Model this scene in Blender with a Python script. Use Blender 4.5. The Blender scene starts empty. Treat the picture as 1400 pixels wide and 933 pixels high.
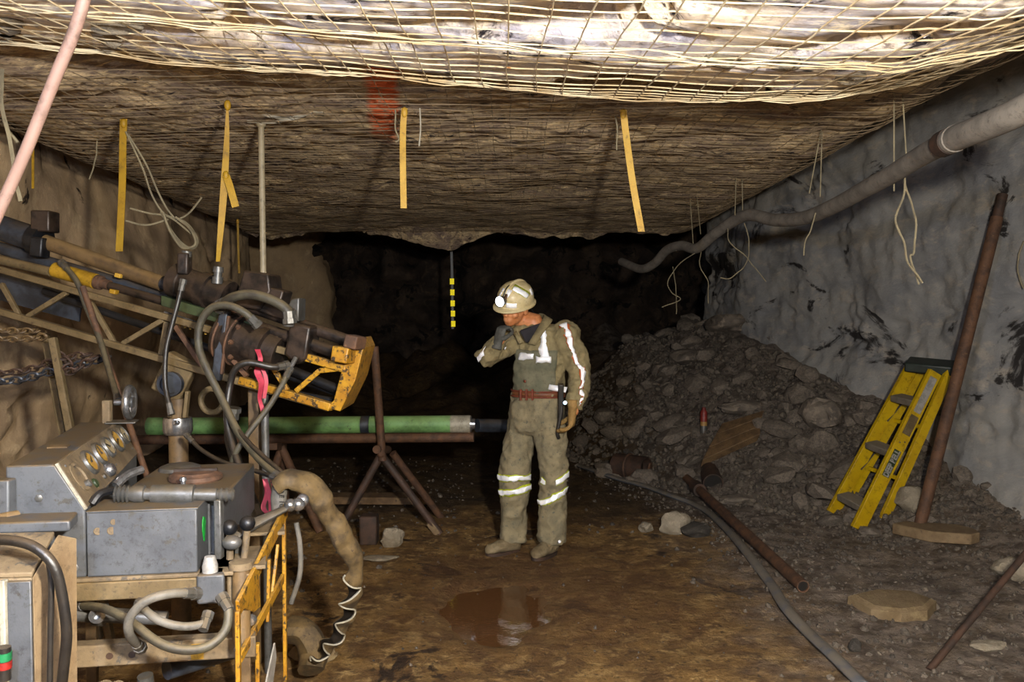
import bpy, bmesh, math, random
from mathutils import Vector as V, Matrix, noise, Quaternion
import numpy as np
R = random.Random(11)
S = bpy.context.scene
COL = S.collection

# ------------------------------------------------------------------ camera
CAMZ, F_PX, PITCH = 1.60, 1150.0, math.radians(-2.04)
cd = bpy.data.cameras.new('camera'); cam = bpy.data.objects.new('camera', cd); COL.objects.link(cam)
cd.sensor_width = 36; cd.lens = F_PX/1400*36; cd.clip_start = .05
cam.location = (0, 0, CAMZ); cam.rotation_euler = (math.pi/2+PITCH, 0, 0)
S.camera = cam
# ------------------------------------------------------------------ world, lamps, exposure
w = bpy.data.worlds.new('world'); S.world = w; w.use_nodes = True
w.node_tree.nodes['Background'].inputs[0].default_value = (.55, .6, .7, 1)
w.node_tree.nodes['Background'].inputs[1].default_value = .012
S.view_settings.view_transform = 'Standard'; S.view_settings.look = 'None'
S.view_settings.gamma = 1; S.view_settings.exposure = 0; S.view_settings.use_curve_mapping = False
def lamp(name, loc, watts, col, rad):
    l = bpy.data.lights.new(name, 'POINT'); l.energy = watts; l.color = col; l.shadow_soft_size = rad
    o = bpy.data.objects.new(name, l); o.location = loc; COL.objects.link(o); return o
lamp('camera_flash', (.42, .05, 1.93), 1160, (1, .935, .82), .06)      # flash held beside the camera
lamp('cool_fill_light', (-.70, .25, 2.02), 260, (.62, .75, 1), .05)    # unseen cool fill light, added for the bluish tones on the left
S.cycles.max_bounces = 6

# ------------------------------------------------------------------ helpers
def P(px, py, Y):
    c, s = math.cos(PITCH), math.sin(PITCH)
    u = (px-700)/F_PX; v = (466.5-py)/F_PX
    d = V((u, c - v*s, s + v*c))
    return V((0, 0, CAMZ)) + d*(Y/d.y)
def PL(lst): return [P(*q) for q in lst]
def G(px, py, z=0.0):
    d = P(px, py, 1.0) - V((0, 0, CAMZ))
    return V((0, 0, CAMZ)) + d*((z-CAMZ)/d.z)
def sm(t): t = max(0., min(1., t)); return t*t*(3-2*t)
def lerp(tab, x):
    if x <= tab[0][0]: return tab[0][1]
    for (a, b), (c, d) in zip(tab, tab[1:]):
        if x <= c: return b+(d-b)*(x-a)/(c-a)
    return tab[-1][1]
def catmull(p, n=6):
    p = [V(q) for q in p]
    if len(p) < 3: return p
    q = [2*p[0]-p[1]]+p+[2*p[-1]-p[-2]]; out = []
    for i in range(1, len(q)-2):
        a, b, c, d = q[i-1:i+3]
        for k in range(n):
            t = k/n
            out.append(.5*((2*b)+(c-a)*t+(2*a-5*b+4*c-d)*t*t+(3*b-a-3*c+d)*t**3))
    return out+[p[-1]]
def frame(ax, up=None):
    ax = ax.normalized(); up = V(up) if up is not None else V((0, 0, 1))
    if abs(ax.dot(up.normalized())) > .98: up = V((0, 1, 0)) if abs(ax.y) < .9 else V((1, 0, 0))
    s = ax.cross(up).normalized(); return s, s.cross(ax).normalized()

class MB:
    def __init__(s): s.v = []; s.f = []
    def add(s, vs, fs):
        n = len(s.v); s.v += [V(q) for q in vs]; s.f += [tuple(i+n for i in f) for f in fs]; return s
    def beam(s, A, B, wd, ht, up=None):
        A, B = V(A), V(B); a, b = frame(B-A, up); a *= wd/2; b *= ht/2
        vs = [A-a-b, A+a-b, A+a+b, A-a+b, B-a-b, B+a-b, B+a+b, B-a+b]
        return s.add(vs, [(0,3,2,1),(4,5,6,7),(0,1,5,4),(1,2,6,5),(2,3,7,6),(3,0,4,7)])
    def box(s, o, ex, ey, ez):
        o, ex, ey, ez = V(o), V(ex), V(ey), V(ez)
        vs = [o, o+ex, o+ex+ey, o+ey, o+ez, o+ex+ez, o+ex+ey+ez, o+ey+ez]
        return s.add(vs, [(0,3,2,1),(4,5,6,7),(0,1,5,4),(1,2,6,5),(2,3,7,6),(3,0,4,7)])
    def loft(s, rings, cap=True):
        n = len(rings[0]); vs = [q for r in rings for q in r]; fs = []
        for i in range(len(rings)-1):
            for j in range(n):
                k = (j+1) % n; fs.append((i*n+j, i*n+k, (i+1)*n+k, (i+1)*n+j))
        if cap:
            fs.append(tuple(range(n-1, -1, -1))); m = (len(rings)-1)*n; fs.append(tuple(range(m, m+n)))
        return s.add(vs, fs)
    def tube(s, pts, r, n=8, cap=True, up=None, flat=1.0):
        pts = [V(q) for q in pts]; rr = r if isinstance(r, (list, tuple)) else [r]*len(pts)
        rings = []; pa = None
        for i, q in enumerate(pts):
            t = (pts[min(i+1, len(pts)-1)]-pts[max(i-1, 0)])
            if t.length < 1e-9: t = V((0, 0, 1))
            t.normalize()
            if pa is None: a, b = frame(t, up)
            else:
                a = pa-t*pa.dot(t)
                a = a.normalized() if a.length > 1e-6 else frame(t)[0]
                b = a.cross(t).normalized()
            pa = a
            rings.append([q+a*math.cos(2*math.pi*k/n)*rr[i]+b*math.sin(2*math.pi*k/n)*rr[i]*flat for k in range(n)])
        return s.loft(rings, cap)
    def lathe(s, A, axis, prof, n=20, cap=True):
        A, ax = V(A), V(axis).normalized(); a, b = frame(ax)
        return s.loft([[A+ax*t+(a*math.cos(2*math.pi*k/n)+b*math.sin(2*math.pi*k/n))*r for k in range(n)] for t, r in prof], cap)
    def cyl(s, A, B, r, n=16):
        A, B = V(A), V(B); return s.lathe(A, B-A, [(0, r), ((B-A).length, r)], n)
    def pipe(s, A, B, ro, ri, n=20):
        A, B = V(A), V(B); L = (B-A).length
        s.lathe(A, B-A, [(0, ri), (0, ro), (L, ro), (L, ri), (0, ri)], n, cap=False); return s
    def torus(s, c, nrm, Rr, r, n=20, m=8, sx=1.0, arc=None):
        c = V(c); a, b = frame(V(nrm)); ax = V(nrm).normalized(); rings = []
        for i in range(n):
            th = 2*math.pi*i/n; d = a*math.cos(th)*sx+b*math.sin(th); dn = d.normalized()
            rings.append([c+d*Rr+dn*r*math.cos(2*math.pi*k/m)+ax*r*math.sin(2*math.pi*k/m) for k in range(m)])
        k0 = len(s.v); s.loft(rings, False)
        fs = [((n-1)*m+j, (n-1)*m+(j+1) % m, (j+1) % m, j) for j in range(m)]
        s.f += [tuple(i+k0 for i in f) for f in fs]; return s
    def ball(s, c, r, ax=None, n=14, m=9):
        c = V(c); X, Yv, Z = ax if ax else (V((1,0,0)), V((0,1,0)), V((0,0,1)))
        rx, ry, rz = r if isinstance(r, (tuple, list)) else (r, r, r)
        rings = []
        for i in range(m+1):
            ph = math.pi*(i/m)-math.pi/2; cr = max(math.cos(ph), .02)
            rings.append([c+X*rx*cr*math.cos(2*math.pi*k/n)+Yv*ry*cr*math.sin(2*math.pi*k/n)+Z*rz*math.sin(ph) for k in range(n)])
        return s.loft(rings)
    def prism(s, poly, vec):
        n = len(poly); vs = [V(q) for q in poly]+[V(q)+V(vec) for q in poly]
        fs = [tuple(range(n-1, -1, -1)), tuple(range(n, 2*n))]+[(i, (i+1) % n, n+(i+1) % n, n+i) for i in range(n)]
        return s.add(vs, fs)
    def ribbon(s, pts, wvec, th):
        pts = [V(q) for q in pts]; rings = []
        for i, q in enumerate(pts):
            t = (pts[min(i+1, len(pts)-1)]-pts[max(i-1, 0)]).normalized()
            wv = V(wvec(i/(len(pts)-1)) if callable(wvec) else wvec); nn = wv.cross(t).normalized()*th/2
            rings.append([q-wv/2-nn, q+wv/2-nn, q+wv/2+nn, q-wv/2+nn])
        return s.loft(rings)
    def grid(s, fn, us, vs):
        nu, nv = len(us), len(vs); k = len(s.v)
        s.v += [V(fn(a, b)) for b in vs for a in us]
        s.f += [(k+j*nu+i, k+j*nu+i+1, k+(j+1)*nu+i+1, k+(j+1)*nu+i) for j in range(nv-1) for i in range(nu-1)]
        return s
    def jitter(s, amp, sc, seed=0):
        o = V((seed*3.7, seed*1.3, 0))
        s.v = [q+noise.noise_vector(q*sc+o)*amp for q in s.v]; return s
    def mesh(s, name, off=V((0, 0, 0)), smooth=True, ang=38):
        me = bpy.data.meshes.new(name); me.from_pydata([tuple(q-off) for q in s.v], [], s.f)
        bm = bmesh.new(); bm.from_mesh(me); bmesh.ops.recalc_face_normals(bm, faces=bm.faces); bm.to_mesh(me); bm.free()
        if smooth: me.shade_smooth(); me.set_sharp_from_angle(angle=math.radians(ang))
        me.update(); return me
    def build(s, name, m, parent=None, bev=0, smooth=True, ang=38, label=None, loc=None):
        wl = V((0, 0, 0))
        if parent is not None:
            wl = wpos(parent)
        elif loc is not None: wl = V(loc)
        me = s.mesh(name, wl, smooth, ang)
        o = bpy.data.objects.new(name, me); me.materials.append(m); COL.objects.link(o)
        if parent is not None: o.parent = parent
        elif loc is not None: o.location = loc
        if bev:
            b = o.modifiers.new('bevel', 'BEVEL'); b.width = bev; b.segments = 2; b.limit_method = 'ANGLE'; b.angle_limit = math.radians(40)
        if label: o['label'] = label
        return o
def wpos(o):
    p = V((0, 0, 0))
    while o is not None: p = p+o.location; o = o.parent
    return p
def tag(o, label, cat, group=None, kind=None):
    o['label'] = label; o['category'] = cat
    if group: o['group'] = group
    if kind: o['kind'] = kind
    return o
def thing(name, loc, label, cat, group=None):
    o = bpy.data.objects.new(name, None); o.location = loc; o.empty_display_size = .1; COL.objects.link(o)
    return tag(o, label, cat, group)
def solid(name, mb, m, label, cat, group=None, bev=0, ang=38, smooth=True):
    lo = V((sum(q.x for q in mb.v)/len(mb.v), sum(q.y for q in mb.v)/len(mb.v), min(q.z for q in mb.v)))
    return tag(mb.build(name, m, None, bev, smooth, ang, loc=lo), label, cat, group)

# ------------------------------------------------------------------ materials
def lin(h):
    if isinstance(h, str):
        h = h.lstrip('#'); h = [int(h[i:i+2], 16)/255 for i in (0, 2, 4)]
        h = [c/12.92 if c <= .04045 else ((c+.055)/1.055)**2.4 for c in h]
    return (h[0], h[1], h[2], 1)
class NT:
    def __init__(s, name):
        s.m = bpy.data.materials.new(name); s.m.use_nodes = True; s.t = s.m.node_tree
        s.b = s.t.nodes['Principled BSDF']; s.co = s.n('ShaderNodeTexCoord').outputs['Object']
    def n(s, ty, **kw):
        x = s.t.nodes.new(ty)
        for k, v in kw.items(): setattr(x, k, v)
        return x
    def l(s, a, b): s.t.links.new(a, b)
    def scaled(s, sc):
        mp = s.n('ShaderNodeMapping'); mp.inputs['Scale'].default_value = sc if isinstance(sc, tuple) else (sc,)*3
        s.l(s.co, mp.inputs[0]); return mp.outputs[0]
    def noise(s, sc, det=5, ro=.6, dist=0.):
        x = s.n('ShaderNodeTexNoise'); x.inputs['Scale'].default_value = 1; x.inputs['Detail'].default_value = det
        x.inputs['Roughness'].default_value = ro; x.inputs['Distortion'].default_value = dist
        s.l(s.scaled(sc), x.inputs['Vector']); return x.outputs[0]
    def step(s, v, a, b):
        x = s.n('ShaderNodeMapRange', interpolation_type='SMOOTHSTEP'); s.l(v, x.inputs[0])
        x.inputs[1].default_value = a; x.inputs[2].default_value = b; return x.outputs[0]
    def math(s, op, a, b=None):
        x = s.n('ShaderNodeMath', operation=op)
        for i, q in enumerate((a, b)):
            if q is None: continue
            if isinstance(q, (int, float)): x.inputs[i].default_value = q
            else: s.l(q, x.inputs[i])
        return x.outputs[0]
    def mix(s, fac, a, b):
        x = s.n('ShaderNodeMix', data_type='RGBA')
        if isinstance(fac, (int, float)): x.inputs[0].default_value = fac
        else: s.l(fac, x.inputs[0])
        for i, q in ((6, a), (7, b)):
            if isinstance(q, (tuple, str, list)): x.inputs[i].default_value = lin(q)
            else: s.l(q, x.inputs[i])
        return x.outputs[2]
    def bump(s, h, st, dist=.02):
        x = s.n('ShaderNodeBump'); x.inputs['Strength'].default_value = st; x.inputs['Distance'].default_value = dist
        s.l(h, x.inputs['Height']); s.l(x.outputs[0], s.b.inputs['Normal'])
    def set(s, col=None, rough=.7, metal=0., spec=.5):
        if col is not None:
            if isinstance(col, (str, tuple)): s.b.inputs['Base Color'].default_value = lin(col)
            else: s.l(col, s.b.inputs['Base Color'])
        s.b.inputs['Roughness'].default_value = rough; s.b.inputs['Metallic'].default_value = metal
        s.b.inputs['Specular IOR Level'].default_value = spec; return s.m
DARK = .6        # clothes, rock and paint in the drift are dark under their dust
def dim(h, k=None): c = lin(h); k = k or DARK; return (c[0]*k, c[1]*k, c[2]*k)
def mat(name, c1, c2=None, sc=6, rough=.6, metal=0., bump=.15, bsc=60, dust=None, dust_amt=.8, wear=None, wear_lo=.58, spec=.4, k=DARK):
    if k: c1 = dim(c1, k); c2 = dim(c2, k) if c2 else None; wear = dim(wear, k) if wear else None; dust = dim(dust, k) if dust else None
    t = NT(name); nz = t.noise(sc)
    c = t.mix(t.step(nz, .38, .64), c1, c2 or c1)
    if wear: c = t.mix(t.step(t.noise(sc*3.1, 6, .7), wear_lo, wear_lo+.07), c, wear)
    if k: c = t.mix(t.math('MULTIPLY', t.step(t.noise(sc*4.3, 8, .78), .5, .68), .5), c, dim('#2b231b', k))     # ground-in grime
    if dust:     # dust that has settled on whatever faces up
        g = t.n('ShaderNodeNewGeometry'); sp = t.n('ShaderNodeSeparateXYZ'); t.l(g.outputs['Normal'], sp.inputs[0])
        f = t.math('MULTIPLY', t.step(sp.outputs[2], .15, .75), t.step(t.noise(14, 5), .25, .55))
        c = t.mix(t.math('MULTIPLY', f, dust_amt), c, dust)
    if bump: t.bump(t.noise(bsc, 4), bump, .006)
    return t.set(c, rough, metal, spec)
M = {}
M['console'] = mat('painted grey steel', '#8e9298', '#7c8087', 9, .5, .1, .1, 90, dust='#a5895f', dust_amt=.95, wear='#77736a', wear_lo=.58, k=0.24)
M['console_tan'] = mat('dust covered panel', '#a18a68', '#7e6a4e', 9, .75, 0, .2, 90, wear='#6b6155', wear_lo=.57, k=.38)
M['grey_metal'] = mat('dull grey metal', '#8f8f8f', '#77756f', 12, .42, .5, .15, 80, dust='#9b8664', dust_amt=.6, k=0.36)
M['bright'] = mat('bright metal', '#d6d8de', '#a8a8a8', 20, .25, .9, .1, 60, k=0.6)
M['dark_iron'] = mat('oily dark iron', '#453830', '#1d1918', 14, .42, .35, .3, 70, dust='#6e5a44', dust_amt=.5)
M['black_steel'] = mat('black steel', '#25272c', '#15161a', 14, .4, .4, .2, 70, dust='#4c4338', dust_amt=.4)
M['blue_steel'] = mat('blue grey steel', '#454c58', '#2c3038', 10, .45, .3, .2, 70, dust='#6a5b48', dust_amt=.5, k=0.6)
M['brown_tube'] = mat('muddy tube', '#7e6440', '#5f4a30', 10, .6, 0, .2, 60, dust='#97794e', k=0.5)
M['yellow_frame'] = mat('worn yellow paint', '#c8941c', '#b07a14', 14, .5, 0, .2, 60, wear='#3d2c1a', wear_lo=.53, dust='#b0905a', dust_amt=.4, k=0.5)
M['muddy_yellow'] = mat('muddy yellow paint', '#8a7550', '#74603c', 12, .7, 0, .25, 60, wear='#54402a', wear_lo=.58, dust='#9c8054', dust_amt=.6, k=0.42)
M['yellow_paint'] = mat('yellow paint', '#c79a22', '#a57b16', 12, .55, 0, .15, 60, wear='#6b5326', wear_lo=.62, k=0.5)
M['hose'] = mat('dusty hose', '#55503f', '#3c372e', 18, .6, 0, .2, 120, dust='#857556', dust_amt=.7, k=0.45)
M['hose_dark'] = mat('dark hose', '#2a2622', '#1d1b1a', 18, .4, 0, .2, 120, dust='#5b4c3a', dust_amt=.6)
M['hose_grey'] = mat('pale dusty hose', '#8d877c', '#6e6a63', 14, .65, 0, .2, 120, dust='#9f8d70', dust_amt=.6, k=0.34)
M['green_tube'] = mat('green core tube', '#6f9a5c', '#557a48', 8, .55, 0, .15, 60, wear='#4b5640', wear_lo=.62, dust='#86a068', dust_amt=.6, k=0.8)
M['rust'] = mat('rusty steel', '#6b4a33', '#4c3527', 14, .75, .1, .3, 90, wear='#7d5a3c', wear_lo=.6)
M['rust_dark'] = mat('dark rusty steel', '#4f3729', '#35271f', 14, .7, .1, .3, 90)
M['white_band'] = mat('dirty white band', '#c4bda8', '#9b937f', 14, .6, k=0.5)
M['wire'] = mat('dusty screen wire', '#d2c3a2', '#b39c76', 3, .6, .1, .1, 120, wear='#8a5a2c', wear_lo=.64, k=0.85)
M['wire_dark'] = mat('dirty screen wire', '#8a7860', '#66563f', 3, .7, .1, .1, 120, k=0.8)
M['strap_yellow'] = mat('yellow flagging', '#d3a51c', '#c59614', 8, .6, 0, .1, k=0.42)
M['strap_pale'] = mat('pale yellow webbing', '#d8ae48', '#cc9f36', 8, .6, 0, .1, k=0.55)
M['string'] = mat('dusty string', '#a59878', '#857a62', 6, .8, k=0.5)
M['string_white'] = mat('white string', '#c8c0ae', '#a59c88', 6, .8, k=0.5)
M['pvc'] = mat('dusty white plastic', '#c3b494', '#a99a7c', 6, .5, dust='#b09a70', k=0.42)
M['hose_flat'] = mat('flattened blue grey hose', '#6c7079', '#585b62', 5, .6, 0, .2, 60, dust='#8b7f6c', dust_amt=.75, k=0.5)
M['pink_hose'] = mat('pale pink plastic hose', '#d0a896', '#c29a8a', 3, .5, 0, .05, k=0.26)
M['vent_pipe'] = mat('dusty grey pipe', '#a0978c', '#857d74', 8, .7, 0, .25, 60, k=0.42)
M['red_ribbon'] = mat('red flagging ribbon', '#d8435a', '#c03048', 10, .6, k=0.5)
M['green_sticker'] = mat('bright green sticker', '#12b53c', '#0e9c32', 40, .5, wear='#063a12', wear_lo=.62, k=0.6)
M['red_tape'] = mat('red tape', '#c02820', '#a02018', 10, .5, k=0.4)
M['green_tape'] = mat('green tape', '#1f9a5a', '#17804a', 10, .5, k=0.4)
M['dial'] = mat('yellowed gauge dial', '#e0b44e', '#c8953a', 40, .4, wear='#7d5a20', wear_lo=.66, k=0.42)
M['dial_pale'] = mat('pale gauge dial', '#d9c69c', '#c4ab7c', 40, .4, k=0.38)
M['needle'] = mat('black needle', '#1a1612', rough=.5, bump=0)
M['curtain'] = mat('torn hose sleeve', '#80683f', '#4f3f26', 12, .75, 0, .3, 60, wear='#43321f', wear_lo=.6, k=0.42)
M['curtain_dark'] = mat('black rubber lining', '#231f1b', '#171513', 10, .35)
M['ladder_yellow'] = mat('yellow fibreglass', '#dfb80c', '#cfa60a', 6, .4, 0, .08, 60, wear='#8a7016', wear_lo=.66, k=0.5)
M['ladder_cap'] = mat('dark green plastic cap', '#26302a', '#1b2320', 10, .5)
M['tread'] = mat('dusty ladder step', '#8a7f70', '#73695b', 14, .7, dust='#9a8e7c', k=0.45)
M['label_white'] = mat('pale worn label', '#b8b4ae', '#9a9690', 30, .5, k=0.5)
M['label_green'] = mat('dark green label', '#3c4a2c', '#2d3a24', 30, .5)
M['wood'] = mat('weathered wood', '#7a5f3e', '#5e462b', 12, .8, 0, .4, 60, wear='#463321', wear_lo=.58)
M['wood_pale'] = mat('pale rough timber', '#a48a66', '#8e7453', 10, .8, 0, .4, 60, k=0.45)
M['leather'] = mat('tan leather glove', '#a37f48', '#86662f', 20, .8, 0, .3, 80)
M['glove_grey'] = mat('grey work glove', '#5d5c56', '#46453f', 20, .8, 0, .3, 80)
M['boot'] = mat('muddy boot', '#8a7a5c', '#6d5d41', 12, .8, 0, .4, 60)
M['skin'] = mat('tanned skin', '#c8875a', '#b57245', 14, .5, 0, .12, 90, k=0.85)
M['hair'] = mat('dark stubble', '#3a2a20', rough=.8)
M['tee'] = mat('dark undershirt', '#2a262c', '#1e1b20', 20, .9)
M['helmet'] = mat('cream hard hat shell', '#d8c89c', '#c9b584', 8, .4, 0, .05, k=0.75)
M['jacket'] = mat('olive work jacket', '#8a7c58', '#766a4b', 9, .9, 0, .35, 45, k=0.72)
M['bib'] = mat('grey green bib', '#74705a', '#5f5f4c', 9, .9, 0, .35, 45, k=.65)
M['overall'] = mat('dusty olive overalls', '#867a5e', '#6e6650', 9, .9, 0, .35, 45, wear='#4c5048', wear_lo=.6, k=0.75)
M['belt_edge'] = mat('dark red belt edge', '#84402a', '#6f3020', 12, .6)
M['belt'] = mat('red brown leather belt', '#7d4a2a', '#6a3a20', 12, .6)
M['tape'] = mat('orange edging tape', '#c8642a', '#b4561f', 12, .6)
M['lime'] = mat('lime tape', '#c8d626', '#b8c41e', 12, .5)
M['reflect'] = mat('silver retroreflective tape', '#fbfcff', '#f4f6ff', 30, .5, .4, .1, 160, spec=.8, k=0)
M['reflect_yellow'] = mat('yellow retroreflective sheet', '#ffee10', '#f8e400', 30, .5, .4, .1, 160, k=0)
t = NT('lit lamp lens'); t.b.inputs['Emission Color'].default_value = (.88, .93, 1, 1); t.b.inputs['Emission Strength'].default_value = 6; M['lens'] = t.set('#ffffff', .2)
t = NT('blue indicator light'); t.b.inputs['Emission Color'].default_value = (.4, .7, 1, 1); t.b.inputs['Emission Strength'].default_value = 3; M['led'] = t.set('#ffffff', .2)
M['can_red'] = mat('red can paint', '#8c2a22', '#6e1f1a', 20, .5); M['can_yellow'] = mat('yellow can band', '#b89050', '#9a7640', 20, .5)

def rock_mat(name, cols, sc, bump, dark=None, dark_lo=.6, dsc=2., extra=None, aniso=(1, 1, 1), rough=.9, k=DARK):
    cols = [dim(q, k) for q in cols]; dark = dim(dark, k) if dark else None
    t = NT(name); a = lambda k: tuple(k*q for q in aniso)
    c = t.mix(t.step(t.noise(a(sc), 7, .65, .6), .36, .62), cols[0], cols[1])
    if len(cols) > 2: c = t.mix(t.step(t.noise(a(sc*2.7), 7, .7, .4), .5, .66), c, cols[2])
    if len(cols) > 3: c = t.mix(t.step(t.noise(a(sc*6), 6, .7, .3), .54, .68), c, cols[3])
    if dark: c = t.mix(t.step(t.noise(a(dsc), 8, .68, .9), dark_lo, dark_lo+.06), c, dark)
    if extra: c = extra(t, c)
    h = t.math('ADD', t.noise(a(sc*5), 8, .7), t.math('MULTIPLY', t.noise(a(sc*22), 6, .7), .35))
    t.bump(h, bump, .05)
    return t.set(c, rough, 0, .25)
def paint(t, c):
    sp = t.n('ShaderNodeSeparateXYZ'); t.l(t.co, sp.inputs[0])
    lx = t.math('ADD', sp.outputs[0], t.math('ADD', t.math('MULTIPLY', t.math('SUBTRACT', sp.outputs[1], 3.5), .153), .53))
    wob = t.math('MULTIPLY', t.math('SUBTRACT', t.noise(9, 5), .5), .12)
    f = t.math('SUBTRACT', 1., t.step(t.math('ABSOLUTE', t.math('ADD', lx, wob)), .045, .10))
    f = t.math('MULTIPLY', f, t.math('SUBTRACT', 1., t.step(sp.outputs[1], 4.7, 5.4)))
    f = t.math('MULTIPLY', f, t.step(t.noise(16, 6, .7), .3, .5))
    c = t.mix(t.math('MULTIPLY', f, .92), c, '#e2622a')
    g = t.math('MULTIPLY', t.step(t.noise((.9, 2.2, 1), 7, .7, 1.), .6, .68), .55)
    return t.mix(g, c, '#6e3f26')
def mud_and_shade(t, c):
    # wet darker patch round the puddle, pale trampled dust towards the walls
    sp = t.n('ShaderNodeSeparateXYZ'); t.l(t.co, sp.inputs[0])
    dx = t.math('MULTIPLY', t.math('SUBTRACT', sp.outputs[0], .12), .85); dy = t.math('MULTIPLY', t.math('SUBTRACT', sp.outputs[1], 4.75), .9)
    r = t.math('SQRT', t.math('ADD', t.math('MULTIPLY', dx, dx), t.math('MULTIPLY', dy, dy)))
    r = t.math('ADD', r, t.math('MULTIPLY', t.math('SUBTRACT', t.noise(2.2, 6), .5), 1.1))
    c = t.mix(t.math('MULTIPLY', t.math('SUBTRACT', 1., t.step(r, .4, 1.1)), .6), c, dim('#704c2c'))
    far = t.math('ADD', sp.outputs[1], t.math('MULTIPLY', t.math('SUBTRACT', t.noise(1.3, 6), .5), 2.2))     # further in: dark wet muck, with shadow and light falloff put into the colour
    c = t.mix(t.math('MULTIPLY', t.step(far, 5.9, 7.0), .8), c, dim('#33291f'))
    gx = t.math('ADD', sp.outputs[0], t.math('MULTIPLY', t.math('SUBTRACT', t.noise(2.5, 6), .5), .9))
    return t.mix(t.math('MULTIPLY', t.step(gx, .9, 1.8), .85), c, t.mix(t.step(t.noise(7, 8, .75), .4, .6), dim('#93877c', .78), dim('#564d46', .7)))
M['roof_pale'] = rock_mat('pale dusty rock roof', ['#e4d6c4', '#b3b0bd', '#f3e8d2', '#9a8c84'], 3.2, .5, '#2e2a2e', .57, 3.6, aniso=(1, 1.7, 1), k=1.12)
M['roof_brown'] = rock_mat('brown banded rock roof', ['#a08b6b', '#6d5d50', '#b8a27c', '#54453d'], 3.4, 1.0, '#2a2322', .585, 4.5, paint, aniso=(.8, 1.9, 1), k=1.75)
M['wall_grey'] = rock_mat('grey sprayed rock wall', ['#8e8c88', '#7b7b7c', '#9a9389'], 1.8, .35, '#2a2726', .575, 1.3, aniso=(1, .8, 1.6), k=.85)
M['wall_tan'] = rock_mat('tan sprayed rock wall', ['#a68d6c', '#907a60', '#ad9676'], 1.7, .3, '#2c231b', .615, 1.9, aniso=(1, 1, .8), k=1.25)
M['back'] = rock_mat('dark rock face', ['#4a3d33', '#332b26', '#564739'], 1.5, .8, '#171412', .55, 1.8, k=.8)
M['floor'] = rock_mat('trampled muddy floor', ['#a07c48', '#6a4d2e', '#c2a068', '#47341f'], 4.2, 1.0, '#38271a', .575, 2.6, mud_and_shade, rough=.58, k=.74)
M['rock'] = rock_mat('grey broken rock', ['#7e7367', '#5d554e', '#928474'], 5, .5, k=.75)
M['gravel'] = rock_mat('dusty gravel', ['#746a5e', '#4a433d', '#877a6b'], 9, .3, k=.52)
M['rock_pale'] = rock_mat('pale chunk of rock', ['#ab9f8b', '#8e826e', '#bdb09a'], 6, .5, '#5c5044', .60, 8, k=.55)
M['rock_tan'] = rock_mat('tan slab of rock', ['#9c8666', '#867050', '#a8926c'], 6, .4, k=.5)
M['rock_dark'] = rock_mat('dark chunk of rock', ['#4a453f', '#37332f', '#5a534a'], 6, .5)
t = NT('muddy water'); t.bump(t.noise(12, 3), .07, .012); M['water'] = t.set(dim('#65452a'), .05, 0, .3)
# ------------------------------------------------------------------ the drift: roof, walls, floor
fbm = lambda x, y, z, o=4: noise.fractal(V((x, y, z)), 1.0, 2.0, o)
def edge_y(X): return 3.28+.10*math.sin(X*1.3+.6)+.05*math.sin(X*4.1)     # where the front screen sheet stops
SAG = [(-4, 1.12), (-2.4, 1.03), (-1.6, .97), (-1, .93), (-.3, .885), (.4, .865), (.9, .835), (1.2, .83), (1.6, .90), (2.0, 1.06), (2.6, 1.4), (4.6, 1.9)]
def h_front(X, Y):
    b = lerp(SAG, X); e = edge_y(X)
    return b-.085*max(0, e-Y)*(1 if Y > 0 else .5)
def h_rear(X, Y):
    h = lerp([(3, 1.0), (4.5, 1.0), (9.7, .905)], Y)
    h += .95*sm((X-1.85)/1.4)+.35*sm((-X-2.65-.06*(Y-5))/.8)
    return h+.03*fbm(X*.6, Y*.6, 5)
def lip_y(X): return 9.8+.35*fbm(X*.5, 3., 1)
def roof_front(X, Y):
    n = fbm(X*1.7, Y*2.2, 0, 5)
    return CAMZ+h_front(X, Y)+.028+.03*n+.20*sm((n-.20)/.25)
def roof_rear(X, Y):
    h = h_rear(X, min(Y, 9.9)); n = fbm(X*1.5, Y*1.9, 9, 6)
    z = CAMZ+h+.03+.055*n+.05*abs(fbm(X*3.5, Y*5, 2, 4))
    ly = lip_y(X)
    if Y > ly: z += .55*sm((Y-ly)/.45)+.25*fbm(X*.6, Y*.6, 7)-.07*(1-sm(abs(Y-ly)/.5))
    return z
def struct(name, mb, m):
    o = mb.build(name, m, None, 0, True, 180); o['kind'] = 'structure'; return o
lsp = lambda a, b, n: [a+(b-a)*i/(n-1) for i in range(n)]
xs = lsp(-3.1, 3.4, 190)
def rf(X, t):
    e = edge_y(X)+.03; Y = -1.5+(e+1.5)*min(t, 1.)
    z = roof_front(X, Y)
    if t > 1: z += .35*(t-1)/.1; Y += .03*(t-1)/.1
    return (X, Y, z)
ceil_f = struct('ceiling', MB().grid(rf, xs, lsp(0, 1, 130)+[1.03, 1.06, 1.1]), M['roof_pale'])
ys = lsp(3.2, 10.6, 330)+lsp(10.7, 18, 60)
struct('ceiling', MB().grid(lambda X, Y: (X, Y, roof_rear(X, Y)), lsp(-4.9, 4.8, 260), ys), M['roof_brown'])

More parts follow.
